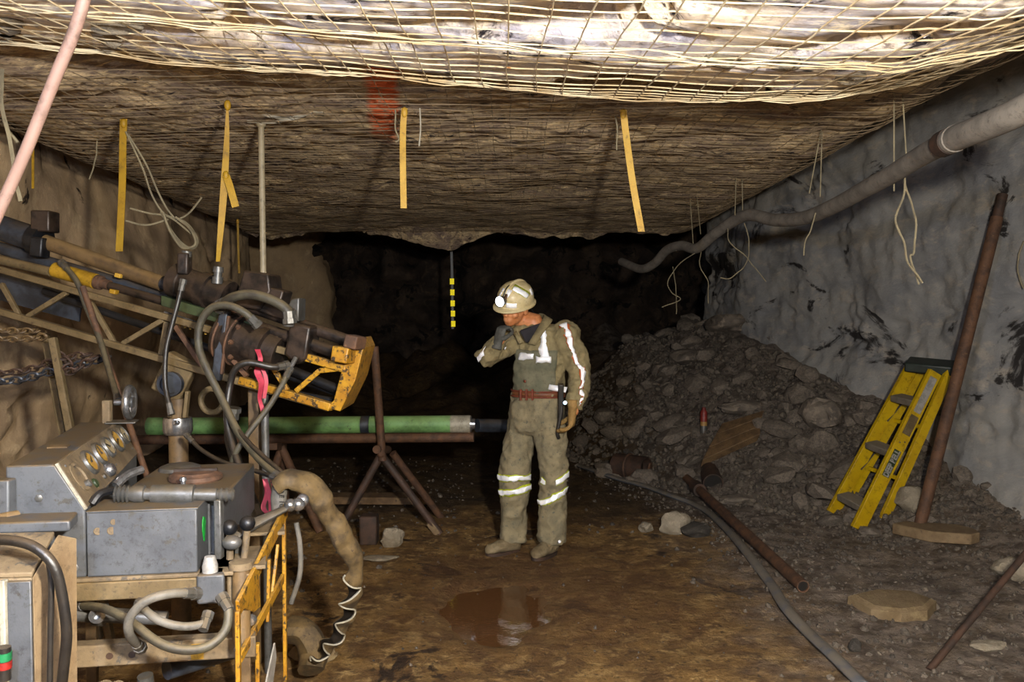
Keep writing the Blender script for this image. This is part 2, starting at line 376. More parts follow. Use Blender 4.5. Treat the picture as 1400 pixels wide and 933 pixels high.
RW = [(-1.5, 3.9), (3, 3.85), (5, 3.75), (6, 3.62), (7, 3.38), (8.2, 3.0), (9.6, 2.62), (11, 2.5), (12, 3.1), (14, 3.6), (18, 3.6)]
def wall_r(Y, z):
    x = lerp(RW, Y)+.10*(z-1)-.05*(z-1)**2+.05*sm((fbm(6, Y*.9+3, z*1.7, 5)-.3)/.25)
    n = fbm(2, Y*.9, z*.9, 6); n2 = fbm(8, Y*2.2, z*2.6, 5)
    return (x-.11*n-.018*n2-.012*fbm(8, Y*8, z*8, 3), Y+.05*n, z)
struct('wall_right', MB().grid(wall_r, lsp(-1.5, 3, 40)+lsp(3.05, 12, 330)+lsp(12.1, 18, 40), lsp(-.3, 4.2, 150)), M['wall_grey'])
def wall_l(Y, z):
    n = fbm(5, Y*.8, z*.8, 6); n2 = fbm(11, Y*2.1, z*2.3, 5)
    x = -3.42-.12*(z-1)**2*.4+.11*n+.03*n2+.012*fbm(9, Y*8, z*8, 3)-.10*sm((fbm(4, Y*1.1, z*1.1+7, 5)-.3)/.2)
    x -= 1.9*sm((Y-11.4)/.8)*(1-sm((Y-15)/1))
    return (x, Y, z)
struct('wall_left', MB().grid(wall_l, lsp(-1.5, 12.5, 230)+lsp(12.6, 18, 40), lsp(-.3, 3.9, 90)), M['wall_tan'])
def wall_b(X, z):
    n = fbm(X*.7, 4, z*.7, 6)
    return (X, 16.2+.8*n+.5*fbm(X*2, 9, z*2), z)
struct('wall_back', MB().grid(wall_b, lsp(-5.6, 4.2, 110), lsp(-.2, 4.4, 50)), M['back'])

HH = [(2, .05), (4.5, .08), (5.5, .13), (6.3, .3), (7.6, .85), (9, 1.2), (10, 1.4), (12, 1.45), (17, 1.3)]
HW = [(3, 1.3), (5.5, 1.0), (6.3, 1.05), (7.6, 1.75), (9, 2.0), (10.5, 2.0), (12, 2.4), (17, 3)]
PUD = V((-.06, 4.46, 0))
def floor_z(X, Y, fine=True):
    d = lerp(RW, Y)-X; H = lerp(HH, Y); W_ = lerp(HW, Y)
    q = max(0., 1-d/W_)
    z = H*(q*1.25 if q < .6 else .75+.25*sm((q-.6)/.4)) if q > 0 else 0.
    z += .9*sm((Y-9.2)/5.5)*(.75+.6*fbm(X*.8, Y*.8, 3))*sm((2.6-X)/1.2)
    z += .25*sm((-X-2.7)/.7)
    rough = .5+.5*sm((abs(X-.1)-.9)/.8) if Y < 7 else 1
    z += (.024*fbm(X*1.6, Y*1.6, 0, 6)+.020*fbm(X*5, Y*5, 4, 5))*(rough if fine else 1)+q*(.09*fbm(X*2.2, Y*2.2, 6, 6)+.03*abs(fbm(X*9, Y*9, 2, 3)))
    pr = math.hypot((X-PUD.x)/.36, (Y-PUD.y)/.52)+.28*fbm(X*2.5, Y*2.5, 12, 3)
    z -= .03*(1-sm((pr-.65)/.5))
    return z
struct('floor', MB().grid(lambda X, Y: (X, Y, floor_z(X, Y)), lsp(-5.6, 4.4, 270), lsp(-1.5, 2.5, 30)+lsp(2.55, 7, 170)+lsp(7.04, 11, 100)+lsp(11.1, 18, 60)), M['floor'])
# puddle: a flat sheet of muddy water lying in the hollow
ring = [PUD+V((math.cos(a)*(.36+.05*math.sin(3*a)), math.sin(a)*(.50+.05*math.sin(2*a+1)), 0)) for a in lsp(0, 2*math.pi, 49)[:-1]]
pz = -.020
mbp = MB(); mbp.add([V((PUD.x, PUD.y, pz))]+[V((q.x, q.y, pz)) for q in ring], [(0, i+1, (i+1) % 48+1) for i in range(48)])
o = mbp.build('puddle', M['water']); tag(o, 'shallow muddy puddle in the floor in front of the miner', 'puddle')

# ------------------------------------------------------------------ welded wire screens under the roof
def wires(root, fz, x0, x1, y0, ye, stp, r, m, parts):
    allw = MB(); X = x0; out = []
    n = 0
    while X <= x1:
        e = ye(X); pts = []
        jx = R.uniform(-.012, .012)
        for Y in lsp(y0(X), e, 26 if parts else 60):
            xx = X+jx+.02*fbm(X*3, Y*1.2, 3); pts.append((xx, Y, fz(xx, Y)-(.008 if parts else 0)))
        out.append(pts); X += stp
    Y = y0(0); top = max(ye(q) for q in lsp(x0, x1, 40))+.02; k = 0
    while Y <= top:
        seg = []
        for X in lsp(x0, x1, 64):
            yy = Y+.018*fbm(X*1.1, Y*3, 8)+.02*math.sin(X*1.9+k)
            if parts and Y > ye(X)-.02: yy = min(yy, ye(X)-.004*k % .02)
            seg.append((X, yy, fz(X, yy)-.003))
        out.append(seg); Y += stp*(1 if Y < top-.3 or not parts else .7); k += 1
    for pts in out:
        if parts: MB().tube(pts, r*R.uniform(.85, 1.15), 5).build('wire', m, root)
        else: allw.tube(pts, r, 4)
    if not parts:
        o = allw.build('wire_grid', m, root); o['kind'] = 'stuff'
sf = thing('wire_screen', (0, 2.4, 2.4), 'pale sagging welded wire screen bolted under the bright near roof', 'wire screen')
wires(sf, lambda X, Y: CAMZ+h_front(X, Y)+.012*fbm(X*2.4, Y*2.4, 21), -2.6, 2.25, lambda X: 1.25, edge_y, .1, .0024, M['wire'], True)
# doubled, crumpled selvage wires along the sagging edge and along the overlap of the two sheets
for k in range(3):
    pts = [(X, edge_y(X)-.01-.016*k+.012*fbm(X*4, k, 1), CAMZ+h_front(X, edge_y(X))-.012+.012*fbm(X*5, k*2, 5)) for X in lsp(-2.3, 2.1, 70)]
    MB().tube(pts, .0024, 5).build('edge_wire', M['wire'], sf)
for k in range(3):
    pts = [(X, 2.52+.05*math.sin(X*1.1)+.022*k+.02*fbm(X*3, k, 1), CAMZ+h_front(X, 2.52)-.02+.018*fbm(X*4, k*2, 9)) for X in lsp(-2.3, 2.2, 70)]
    MB().tube(pts, .0024, 5).build('lap_wire', M['wire'], sf)
sr = thing('wire_screen', (0, 6.5, 2.5), 'dark dusty wire screen on the brown roof behind the sagging edge', 'wire screen')
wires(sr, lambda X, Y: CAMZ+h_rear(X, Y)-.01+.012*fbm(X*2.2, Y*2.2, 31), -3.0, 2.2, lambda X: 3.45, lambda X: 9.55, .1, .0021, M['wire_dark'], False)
# lumps of rock caught on the near screen
for (px, py, s) in [(162, 75, .07), (5, 105, .06), (985, 72, .06), (1075, 70, .05), (1165, 128, .05), (148, 122, .06)]:
    Y = 2.7+.004*(py-60); q = P(px, py, Y)
    mb = MB().ball((0, 0, 0), (s, s*.7, s*.5), None, 9, 6).jitter(s*.5, 9, px)
    mb.v = [v+V((q.x, q.y, CAMZ+h_front(q.x, Y)+.02)) for v in mb.v]
    solid('rock', mb, M['rock_pale'], 'pale rock lump lying on the wire screen, '+{162: 'above the yellow strap', 5: 'in its far corner above the pink hose', 985: 'beside the rusty lap', 1075: 'nearest its dark gap', 1165: 'at its sagging edge', 148: 'beside the pale pink hose'}[px], 'rock')

# ------------------------------------------------------------------ broken rock along the right wall
def rock_mb(s, seed, sub=2):
    bm = bmesh.new(); bmesh.ops.create_icosphere(bm, subdivisions=sub, radius=1)
    sx, sy, sz = [R.uniform(.6, 1.2) for _ in range(3)]; o = V((seed*5.1, seed*2.3, 1))
    mb = MB()
    mb.v = []
    for v in bm.verts:
        q = v.co.copy(); n = noise.cell_vector(q*1.3+o)*.18+noise.noise_vector(q*1.1+o)*.38
        q = q+n; mb.v.append(V((q.x*sx, q.y*sy, q.z*sz*.8))*s)
    mb.f = [tuple(v.index for v in f.verts) for f in bm.faces]; bm.free(); return mb
heap = thing('rubble_heap', (2.2, 8.5, 0), 'sloping heap of grey broken rock against the sprayed wall', 'rubble')
RM = [rock_mb(1, i, 2).mesh('rock', ang=25) for i in range(7)]
for me in RM: me.materials.append(M['rock'])
cnt = 0
while cnt < 270:
    Y = R.uniform(5.9, 11.5); d = R.random()**1.2*lerp(HW, Y)*1.12; X = lerp(RW, Y)-d-.1
    s = .03+.13*R.random()**2.6
    if Y < 6.6: s *= .6
    z = floor_z(X, Y); o = bpy.data.objects.new('rock', RM[cnt % 7]); COL.objects.link(o); o.parent = heap
    o.location = V((X, Y, z+s*.25))-heap.location; o.scale = (s, s*R.uniform(.7, 1.1), s*R.uniform(.6, 1))
    o.rotation_euler = (R.uniform(-.5, .5), R.uniform(-.5, .5), R.uniform(0, 6.3)); cnt += 1
# gravel too small to pick apart
gv = MB(); bm = bmesh.new(); bmesh.ops.create_icosphere(bm, subdivisions=1, radius=1)
ico = ([v.co.copy() for v in bm.verts], [tuple(v.index for v in f.verts) for f in bm.faces]); bm.free()
for i in range(8200):
    big = 1.
    if i < 3000:
        Y = R.uniform(3.4, 8.5); X = lerp(RW, Y)-.1-R.random()**1.1*2.2
    elif i < 3500: X, Y = R.uniform(-1.7, 2.2), R.uniform(3.4, 8)
    elif i < 3900: X, Y = R.uniform(-2.6, -.4), R.uniform(5.2, 9)
    else: Y = R.uniform(5.7, 11.3); X = lerp(RW, Y)-.1-R.random()*lerp(HW, Y)*1.05; big = 2.1 if Y > 6.5 else 1.4
    s = R.uniform(.005, .014)+.014*R.random()**4
    s *= big*(.5 if abs(X-.1) < .9 and Y < 6 else 1)
    q = Quaternion((R.random(), R.random(), R.random(), R.random())).normalized(); sc = V((R.uniform(.7, 1.3), R.uniform(.7, 1.3), R.uniform(.5, .9)))*s
    c = V((X, Y, floor_z(X, Y)+s*.1)); gv.add([c+q@V((v.x*sc.x, v.y*sc.y, v.z*sc.z)) for v in ico[0]], ico[1])
o = gv.build('gravel', M['gravel'], None, 0, False); o['kind'] = 'stuff'; tag(o, 'loose grey gravel strewn over the floor', 'gravel')
def rock(px, py, Y, s, seed, m, label, sq=(1, 1, 1), rot=0):
    q = P(px, py, Y); q.z = floor_z(q.x, q.y)
    mb = rock_mb(1, seed, 3); c, sn = math.cos(rot), math.sin(rot)
    mb.v = [V((v.x*sq[0], v.y*sq[1], v.z*sq[2]))*s for v in mb.v]
    lo = min(v.z for v in mb.v)
    mb.v = [V((v.x*c-v.y*sn, v.x*sn+v.y*c, v.z-lo*.7))+q for v in mb.v]
    return solid('rock', mb, M[m], label, 'rock', ang=28)
def gy(px, py, z=0.): return G(px, py, z).y
rock(882, 722, gy(882, 728), .085, 3, 'rock_pale', 'small pale rock, first of the row beside the hose')
rock(922, 722, gy(922, 730), .12, 8, 'rock_pale', 'cream coloured rock in the middle of the row beside the hose', (1.2, .8, .8))
rock(950, 722, gy(950, 734), .10, 5, 'rock_dark', 'dark rock at the end of the row beside the hose')
q = [G(x, y, floor_z(*G(x, y).xy)) for x, y in ((1158, 826), (1195, 818), (1248, 821), (1281, 833), (1268, 848), (1232, 852), (1190, 844))]
mb = MB(); n_ = len(q); cen = sum(q, V())/n_
mb.loft([[p+V((0, 0, -.01)) for p in q], [p+V((0, 0, .045)) for p in q], [p.lerp(cen, .16)+V((0, 0, .062)) for p in q]]).jitter(.012, 8)
solid('rock', mb, M['rock_tan'], 'flat tan slab of rock lying alone on the dusty floor', 'rock', ang=25)
rock(1168, 884, gy(1168, 890), .035, 14, 'rock_dark', 'small dark stone near the end of the grey hose')
rock(1246, 694, 6.15, .12, 21, 'rock_pale', 'pale knobbly rock between the ladder and leaning steel pipe')
rock(1385, 800, 4.9, .16, 25, 'rock_pale', 'pale broken rock behind the thin leaning bar', (.8, 1, .7))
rock(1350, 878, gy(1350, 885), .09, 27, 'rock_pale', 'pale flat stone on the floor beside the thin bar', (1.6, .8, .35), .1)
rock(1190, 700, 6.0, .09, 31, 'rock', 'grey stone at the foot of the yellow ladder', (1.2, 1, .7))
rock(1005, 700, 7.0, .10, 33, 'rock', 'grey stone behind the long rusty pipe', (1.4, 1, .6))
rock(1015, 635, 8.0, .18, 36, 'rock', 'large flat grey rock below the weathered board', (1.5, 1, .6), .2)
rock(1120, 600, 7.4, .20, 41, 'rock', 'big grey boulder resting against the wall above the ladder foot', (1, 1, .8))
rock(1000, 470, 9.8, .26, 43, 'rock', 'big dark boulder at the top of the rubble heap', (1, 1, .9))
rock(940, 520, 9.6, .22, 47, 'rock', 'grey boulder at the near crest of the rubble heap', (1.1, 1, .8))
rock(535, 735, gy(535, 748), .10, 51, 'rock_pale', 'pale block of rock under the pipe stand', (.7, .8, 1.0))
rock(515, 762, gy(515, 765), .07, 53, 'rock_pale', 'flat pale stone in front of the pipe stand', (1.6, .8, .3))
rock(425, 880, gy(425, 905), .10, 55, 'rock_tan', 'brown rock under the torn hose sleeve beside the guard frame', (1, 1, .8))
# ------------------------------------------------------------------ the miner
MY = 5.5
def mp(px, py, d=0.): return P(px, py, MY+d)
AX = V((.90, -.43, 0)).normalized(); FR = V((-.43, -.90, 0)).normalized(); UP = V((0, 0, 1))
def spl(tab, n):      # tab of (centre, ra, rb) -> resampled smooth
    pts = catmull([t[0] for t in tab], n); ra = catmull([V((t[1], t[2], 0)) for t in tab], n)
    return [(p, r.x, r.y) for p, r in zip(pts, ra)]
def torus_rings(tab, A, B, n=24, k=4, pw=1.0):
    out = []
    for c, ra, rb in spl(tab, k):
        ring = []
        for i in range(n):
            a = 2*math.pi*i/n; ca, sa = math.cos(a), math.sin(a)
            ca = math.copysign(abs(ca)**pw, ca); sa = math.copysign(abs(sa)**pw, sa)
            ring.append(c+A*ca*ra+B*sa*rb)
        out.append(ring)
    return out
def organic(mbs, vox, smooth=6, wr=0., wsc=9., seed=0, wz=1.0):
    mb = MB()
    for q in mbs: mb.add(q.v, q.f)
    me = mb.mesh('tmp', smooth=False); o = bpy.data.objects.new('tmp', me); COL.objects.link(o)
    r = o.modifiers.new('r', 'REMESH'); r.mode = 'VOXEL'; r.voxel_size = vox
    s = o.modifiers.new('s', 'SMOOTH'); s.iterations = smooth; s.factor = .5
    dg = bpy.context.evaluated_depsgraph_get(); ev = o.evaluated_get(dg)
    m2 = bpy.data.meshes.new_from_object(ev); bpy.data.objects.remove(o); bpy.data.meshes.remove(me)
    out = MB(); out.v = [v.co.copy() for v in m2.vertices]; nn = [v.normal.copy() for v in m2.vertices]
    out.f = [tuple(p.vertices) for p in m2.polygons]; bpy.data.meshes.remove(m2)
    if wr:
        for i, q in enumerate(out.v):
            s_ = V((q.x*wsc, q.y*wsc, q.z*wsc*wz))+V((seed, 0, 0))
            f = 1-abs(noise.noise(s_))*2+.5*(1-abs(noise.noise(s_*2.1))*2)
            out.v[i] = q+nn[i]*wr*(f-.8)
    return out
man = thing('person', (P(722, 755, MY).x, MY+.08, 0), 'miner in cream hard hat and grey green bib overalls standing with head bowed', 'person')
SHR, SHL = mp(712, 456, .09), mp(774, 459, -.09)
torso = [(mp(728, 436, .03), .075, .075), (mp(733, 445, .02), .135, .085), (mp(741, 456, 0), .185, .105), (mp(742, 478, 0), .185, .125),
         (mp(738, 505, 0), .172, .13), (mp(736, 535, 0), .168, .125), (mp(733, 560, 0), .172, .13), (mp(732, 585, .01), .175, .13)]
legR = [(mp(714, 570, .05), .085, .11), (mp(710, 600, .04), .098, .11), (mp(704, 640, .02), .102, .105), (mp(703, 675, .03), .098, .10),
        (mp(702, 705, .05), .087, .095), (mp(701, 728, .07), .09, .10), (mp(701, 740, .07), .095, .11)]
legL = [(mp(750, 570, -.04), .095, .115), (mp(753, 600, -.05), .105, .115), (mp(757, 640, -.06), .095, .105), (mp(756, 675, -.04), .092, .10),
        (mp(755, 705, -.02), .09, .095), (mp(754, 730, 0), .094, .10), (mp(754, 742, 0), .096, .105)]
# raised arm: shoulder, elbow out to the side, forearm folded back to the chin
ELR, HNR = mp(660, 492, -.12), mp(683, 465, -.22)
armR = [(SHR+V((.02, 0, -.01)), .085, .085), (SHR.lerp(ELR, .5), .078, .082), (ELR+V((.012, 0, .01)), .066, .07)]
foreR = [(ELR+V((.0, 0, .0)), .066, .066), (ELR.lerp(HNR, .45), .068, .066), (ELR.lerp(HNR, .9), .052, .052)]
ELL, HNL = mp(792, 520, -.1), mp(784, 556, -.2)
armL = [(SHL+V((-.02, 0, -.02)), .088, .09), (SHL.lerp(ELL, .5)+V((.02, 0, 0)), .08, .085), (ELL, .07, .075)]
foreL = [(ELL, .07, .075), (ELL.lerp(HNL, .5)+V((.012, 0, 0)), .066, .068), (HNL, .056, .056)]
def limb(tab, k=6, n=18, grow=0.):
    t = spl(tab, k); return MB().tube([q[0] for q in t], [q[1]+grow for q in t], n)
# head frame
FW = V((-.56, -.70, -.30)).normalized(); U0 = V((.22, -.1, 1)); UPH = (U0-FW*U0.dot(FW)).normalized(); SD = FW.cross(UPH).normalized()
HC = mp(704, 419, -.04)
def hp(f, s, u): return HC+FW*f+SD*s+UPH*u
axh = (SD, FW, UPH)
headp = [MB().ball(hp(-.01, 0, .03), (.076, .098, .095), axh, 24, 16), MB().ball(hp(.015, 0, -.045), (.062, .078, .075), axh, 20, 12),
         MB().ball(hp(.055, 0, -.09), (.038, .036, .030), axh, 16, 10),                      # chin
         MB().loft([[hp(.088, sx*.010, .015), hp(.075, .014, .02), hp(.075, -.014, .02), hp(.088, -.008, .015)] for sx in (1,)]+
                   [[hp(.118, .016, -.034), hp(.08, .020, -.036), hp(.08, -.020, -.036), hp(.118, -.016, -.034)]]),     # nose
         MB().tube([hp(.085, -.028, -.066), hp(.096, 0, -.064), hp(.085, .028, -.066)], .008, 8),
         MB().tube([hp(.083, -.024, -.076), hp(.094, 0, -.077), hp(.083, .024, -.076)], .009, 8),
         MB().tube([hp(.082, -.05, .018), hp(.094, 0, .022), hp(.082, .05, .018)], .011, 8)]
for s in (-1, 1):
    headp.append(MB().ball(hp(.06, s*.045, -.03), (.024, .024, .022), axh))                  # cheek
    headp.append(MB().ball(hp(-.015, s*.078, -.02), (.010, .022, .034), axh))                 # ear
neck = MB().tube([hp(-.035, 0, -.03), hp(-.05, 0, -.10), mp(729, 440, .02), mp(736, 460, .02)], [.060, .062, .066, .07], 16)
slim = [limb(armR, grow=-.028), limb(foreR, grow=-.022), limb(armL, grow=-.03), limb(foreL, grow=-.022), limb(legR, grow=-.035), limb(legL, grow=-.035),
        MB().loft(torus_rings([(c, a-.02, b-.02) for c, a, b in torso], AX, FR)),
        MB().ball(HNR, .035), MB().ball(HNL+V((0, 0, -.03)), .035), MB().ball(mp(701, 742, .06), (.04, .05, .025)), MB().ball(mp(754, 744, 0), (.04, .05, .025))]
body = organic(headp+[neck]+slim, .0075, 3).build('body', M['skin'], man)
for s in (-1, 1):
    e = MB().ball(hp(.078, s*.033, -.004), (.013, .009, .009), axh, 10, 7).build('eye', M['tee'], body)
def strip_between(pts, wv, th, m, name, par, target=None, off=.004, mode='ABOVE_SURFACE'):
    mb = MB(); n = len(pts)
    pts = catmull(pts, 8); mb.add([q+(wv if isinstance(wv, V) else wv(i/(len(pts)-1)))*s for i, q in enumerate(pts) for s in (-.5, -.17, .17, .5)],
        [(i*4+j, i*4+j+1, i*4+j+5, i*4+j+4) for i in range(len(pts)-1) for j in range(3)])
    if target is not None:
        me = mb.mesh('tmp', smooth=False); o = bpy.data.objects.new('tmp', me); COL.objects.link(o)
        s = o.modifiers.new('s', 'SHRINKWRAP'); s.target = target; s.wrap_method = 'NEAREST_SURFACEPOINT'; s.wrap_mode = mode; s.offset = off
        dg = bpy.context.evaluated_depsgraph_get(); m2 = bpy.data.meshes.new_from_object(o.evaluated_get(dg))
        mb.v = [v.co.copy() for v in m2.vertices]; bpy.data.objects.remove(o); bpy.data.meshes.remove(m2)
    ob = mb.build(name, m, par)
    sd = ob.modifiers.new('solid', 'SOLIDIFY'); sd.thickness = th; sd.offset = 0
    return ob
def wrap_tmp(mb):     # a world-space copy to wrap strips on
    me = mb.mesh('tmpw', smooth=False); o = bpy.data.objects.new('tmpw', me); COL.objects.link(o); return o
WR = .015
jk = organic([MB().loft(torus_rings([(c, a*1.0, b) for c, a, b in torso[1:6]], AX, FR, pw=.9)), limb(armR), limb(foreR), limb(armL), limb(foreL),
              MB().ball(SHR, .092), MB().ball(SHL, .096)], .010, 6, WR, 10., 3, 1.2)
jacket = jk.build('jacket', M['jacket'], man, ang=180)
ov = organic([MB().loft(torus_rings([(torso[5][0], .176, .133), (torso[6][0], .182, .137), (torso[7][0], .178, .135), (mp(732, 592, .01), .12, .10)], AX, FR, pw=.9)),
              limb(legR), limb(legL)], .010, 6, WR, 9., 9, .9)
overall = ov.build('overalls', M['overall'], man, ang=180)
tj, to = wrap_tmp(jk), wrap_tmp(ov)
# bib
def bib(u, v):
    a = math.radians(90+u*58*(1-.12*v)); z0 = lerp([(0, 538), (1, 478)], v)
    c = lerp([(478, torso[3][0].x), (505, torso[4][0].x), (538, torso[5][0].x)], z0); cc = mp(0, z0, 0); cc.x = c
    return cc+AX*math.cos(a)*.19+FR*math.sin(a)*.155
mbb = MB().grid(bib, lsp(-1, 1, 20), lsp(0, 1, 16))
me = mbb.mesh('tmp', smooth=False); o = bpy.data.objects.new('tmp', me); COL.objects.link(o)
s = o.modifiers.new('s', 'SHRINKWRAP'); s.target = tj; s.wrap_method = 'NEAREST_SURFACEPOINT'; s.wrap_mode = 'ABOVE_SURFACE'; s.offset = .008
dg = bpy.context.evaluated_depsgraph_get(); m2 = bpy.data.meshes.new_from_object(o.evaluated_get(dg)); mbb.v = [v.co.copy() for v in m2.vertices]; bpy.data.objects.remove(o)
b = mbb.build('bib', M['bib'], man, ang=180); sd = b.modifiers.new('solid', 'SOLIDIFY'); sd.thickness = .006; sd.offset = 0
tb = wrap_tmp(mbb)
mb = MB(); mb.add([mbb.v[jj*20+ii]+FR*.012 for jj in (4, 5) for ii in (11, 12)], [(0, 1, 3, 2)]); ob = mb.build('pocket_tag', M['belt_edge'], man)
sd = ob.modifiers.new('solid', 'SOLIDIFY'); sd.thickness = .004; sd.offset = 0
# straps, belt
fr = -.17
strip_between([mp(739, 444, -.10), mp(741, 460, fr), mp(743, 480, fr), mp(745, 490, fr)], V((.06, -.01, 0)), .004, M['reflect'], 'strap', man, tj, .014).__setitem__('label', 'silver reflective shoulder strap')
strip_between([mp(745, 498, fr), mp(748, 512, fr), mp(751, 528, -.16)], V((.05, -.01, 0)), .004, M['tee'], 'strap', man, tj, .006)
strip_between([mp(703, 455, -.06), mp(702, 468, -.14), mp(703, 480, fr)], V((.035, -.01, 0)), .004, M['overall'], 'strap', man, tj, .006)
beltm = MB(); pts = []
br = torus_rings([(mp(736, 541, 0), .181, .139), (mp(736, 545, 0), .181, .139), (mp(736, 548, 0), .181, .139)], AX, FR, 40, 1, .9)[0]
beltm = MB().loft([[q+V((0, 0, .036)) for q in br], br], False)
bo = beltm.build('belt', M['belt'], man); sd = bo.modifiers.new('solid', 'SOLIDIFY'); sd.thickness = .008
for z in (.036, 0):
    MB().tube([q+V((0, 0, z)) for q in br]+[br[0]+V((0, 0, z))], .006, 6).build('belt_edge', M['belt_edge'], bo)
for q in (712, 720, 728):
    c = mp(q, 540, -.155); MB().beam(c+V((0, 0, -.035)), c+V((0, 0, .035)), .012, .01, FR).build('buckle_bar', M['belt_edge'], bo)
# reflective tape on bib, sleeves and legs
def tape_pair(pts, wv, tgt, off=.006, edge=True, name='reflective_strip', wid=.035, mode='ABOVE_SURFACE'):
    d = wv.normalized()
    if edge: strip_between(pts, d*wid*1.45, .002, M['lime'] if edge == 'lime' else M['tape'], 'tape_edge', man, tgt, off-.002)
    return strip_between(pts, d*wid, .003, M['reflect'], name, man, tgt, off+.002, mode)
fz = -.2
def bib_strip(i0, i1, j0):
    mb = MB(); cols = list(range(i0, i1+1))
    mb.add([mbb.v[j*20+i]+FR*.014 for i in cols for j in range(j0, j0+3)], [(a*3+q, a*3+q+1, a*3+q+4, a*3+q+3) for a in range(len(cols)-1) for q in range(2)])
    ob = mb.build('reflective_strip', M['reflect'], man, ang=180); sd = ob.modifiers.new('solid', 'SOLIDIFY'); sd.thickness = .004; sd.offset = 0
bib_strip(9, 16, 12); bib_strip(2, 8, 11)
strip_between([mp(695, 477, -.15), mp(700, 483, -.18)], V((.008, 0, .012)), .003, M['reflect'], 'strap_clip', man, tj, .008)
tape_pair([mp(648, 495, -.2), mp(656, 488, -.21), mp(665, 480, -.22)], V((.35, -.1, 1)), tj, .010, edge=False, wid=.045)
# sleeve piping down the hanging arm
tape_pair([mp(771, 446, -.12), mp(779, 462, -.2), mp(786, 480, -.22), mp(792, 498, -.22)], V((.9, -.35, .3)), tj, wid=.036)
tape_pair([mp(794, 500, -.22), mp(800, 507, -.22), mp(801, 520, -.22), mp(797, 530, -.24)], V((1, -.3, .1)), tj, wid=.034)
tape_pair([mp(797, 533, -.25), mp(800, 542, -.25), mp(797, 552, -.26), mp(793, 556, -.26)], V((1, -.3, .1)), tj, wid=.014)
strip_between([mp(754, 532, -.18), mp(767, 531, -.18)], V((0, 0, .024)), .003, M['reflect'], 'belt_tag', man, tj, .012)
def leg_band(tab, py, tilt, tgt, a0=-80, a1=80, w_=.033):
    t = spl(tab, 6); z = mp(700, py).z; c, ra, rb = min(t, key=lambda q: abs(q[0].z-z))
    pts = []
    for a in lsp(a0, a1, 11):
        d = V((math.sin(math.radians(a)), -math.cos(math.radians(a)), 0)); pts.append(V((c.x, c.y, z))+d*(ra+.02)+UP*tilt*d.x)
    tape_pair(pts, UP, tgt, edge='lime', wid=w_)
leg_band(legR, 652, 0, to); leg_band(legR, 670, .02, to)
leg_band(legL, 655, .05, to, 5, 80); leg_band(legL, 675, .045, to)
leg_band(legL, 661, -.05, to, -60, -35, .02)
MB().ball(mp(765, 741, -.14), .011).build('reflective_dot', M['reflect'], man)
# collar with dark undershirt
for s_, a in (((720, 452), (745, 441)), ((721, 459), (707, 449))):
    pass
col = [mp(722, 470, -.15), mp(731, 455, -.14), mp(741, 438, -.08), mp(744, 430, .0), mp(737, 428, .09)]
mb = MB(); wv = [V((.045, -.01, -.01)), V((.06, -.01, .01)), V((.055, -.01, -.02)), V((.05, -.02, -.03)), V((.02, .04, -.05))]
cp = catmull(col, 5); cw = catmull(wv, 5)
mb.add([p+q*s for p, q in zip(cp, cw) for s in (0, .5, 1)], [(i*3+j, i*3+j+1, i*3+j+4, i*3+j+3) for i in range(len(cp)-1) for j in range(2)])
c_ = mb.build('collar', M['jacket'], man, ang=180); sd = c_.modifiers.new('solid', 'SOLIDIFY'); sd.thickness = .008
col = [mp(716, 468, -.14), mp(711, 460, -.13), mp(706, 453, -.09)]
mb = MB(); cp = catmull(col, 5)
mb.add([p+V((-.03, 0, -.012))*s*(1-.3*i/len(cp)) for i, p in enumerate(cp) for s in (0, .5, 1)], [(i*3+j, i*3+j+1, i*3+j+4, i*3+j+3) for i in range(len(cp)-1) for j in range(2)])
c_ = mb.build('collar', M['jacket'], man, ang=180); sd = c_.modifiers.new('solid', 'SOLIDIFY'); sd.thickness = .008
MB().prism([mp(709, 452, -.118), mp(740, 441, -.09), mp(733, 458, -.125), mp(719, 470, -.145)], FR*-.05).build('undershirt', M['tee'], man, .01)
# hard hat: shell, brim, ridge, lamp
def hat(s): return [(hp(-.02, 0, .045), s)]
hr = []
for i, (u, r) in enumerate([(.022, 1.0), (.05, 1.0), (.085, .95), (.115, .82), (.14, .58), (.152, .3), (.155, .05)]):
    hr.append([hp(-.005+.135*r*math.cos(a), .112*r*math.sin(a), u+.012) for a in lsp(0, 2*math.pi, 33)[:-1]])
hel = MB().loft(hr, True).build('helmet', M['helmet'], man, ang=60)
bro = []
for r, u in ((.98, .036), (1.0, .030), (1.12, .022), (1.12, .016), (1.0, .022)):
    bro.append([hp(-.005+(.135*r+(.03 if r > 1.05 else 0)*max(0, math.cos(a)))*math.cos(a), .112*r*math.sin(a), u) for a in lsp(0, 2*math.pi, 41)[:-1]])
MB().loft(bro, False).build('brim', M['helmet'], hel)
MB().tube([hp(-.005+.138*math.cos(a), 0, .05+.122*math.sin(a)) for a in lsp(.2, 2.7, 22)], .009, 8).build('ridge', M['helmet'], hel)
th_ = wrap_tmp(MB().loft(hr, True))
def hatp(az, el, k=1.0):
    a, e = math.radians(az), math.radians(el)
    return hp(-.005+.15*math.cos(a)*math.cos(e), .125*math.sin(a)*math.cos(e), .05+.13*math.sin(e))
sg = 1 if SD.x > 0 else -1
def hstrip(aa, wd, m, nm, off=.003):
    pts = [hatp(*q) for q in aa]; d = (pts[-1]-pts[0]).normalized(); n_ = (pts[len(pts)//2]-hp(0, 0, .03)).normalized()
    ob = strip_between(pts, n_.cross(d).normalized()*wd, .002, m, nm, hel, th_, off)
NEAR = -1 if (SD.y > 0) else 1     # the side of the hat turned to the camera
hstrip([(NEAR*28, 64), (NEAR*62, 46), (NEAR*88, 22)], .056, M['lime'], 'tape_edge', .002)
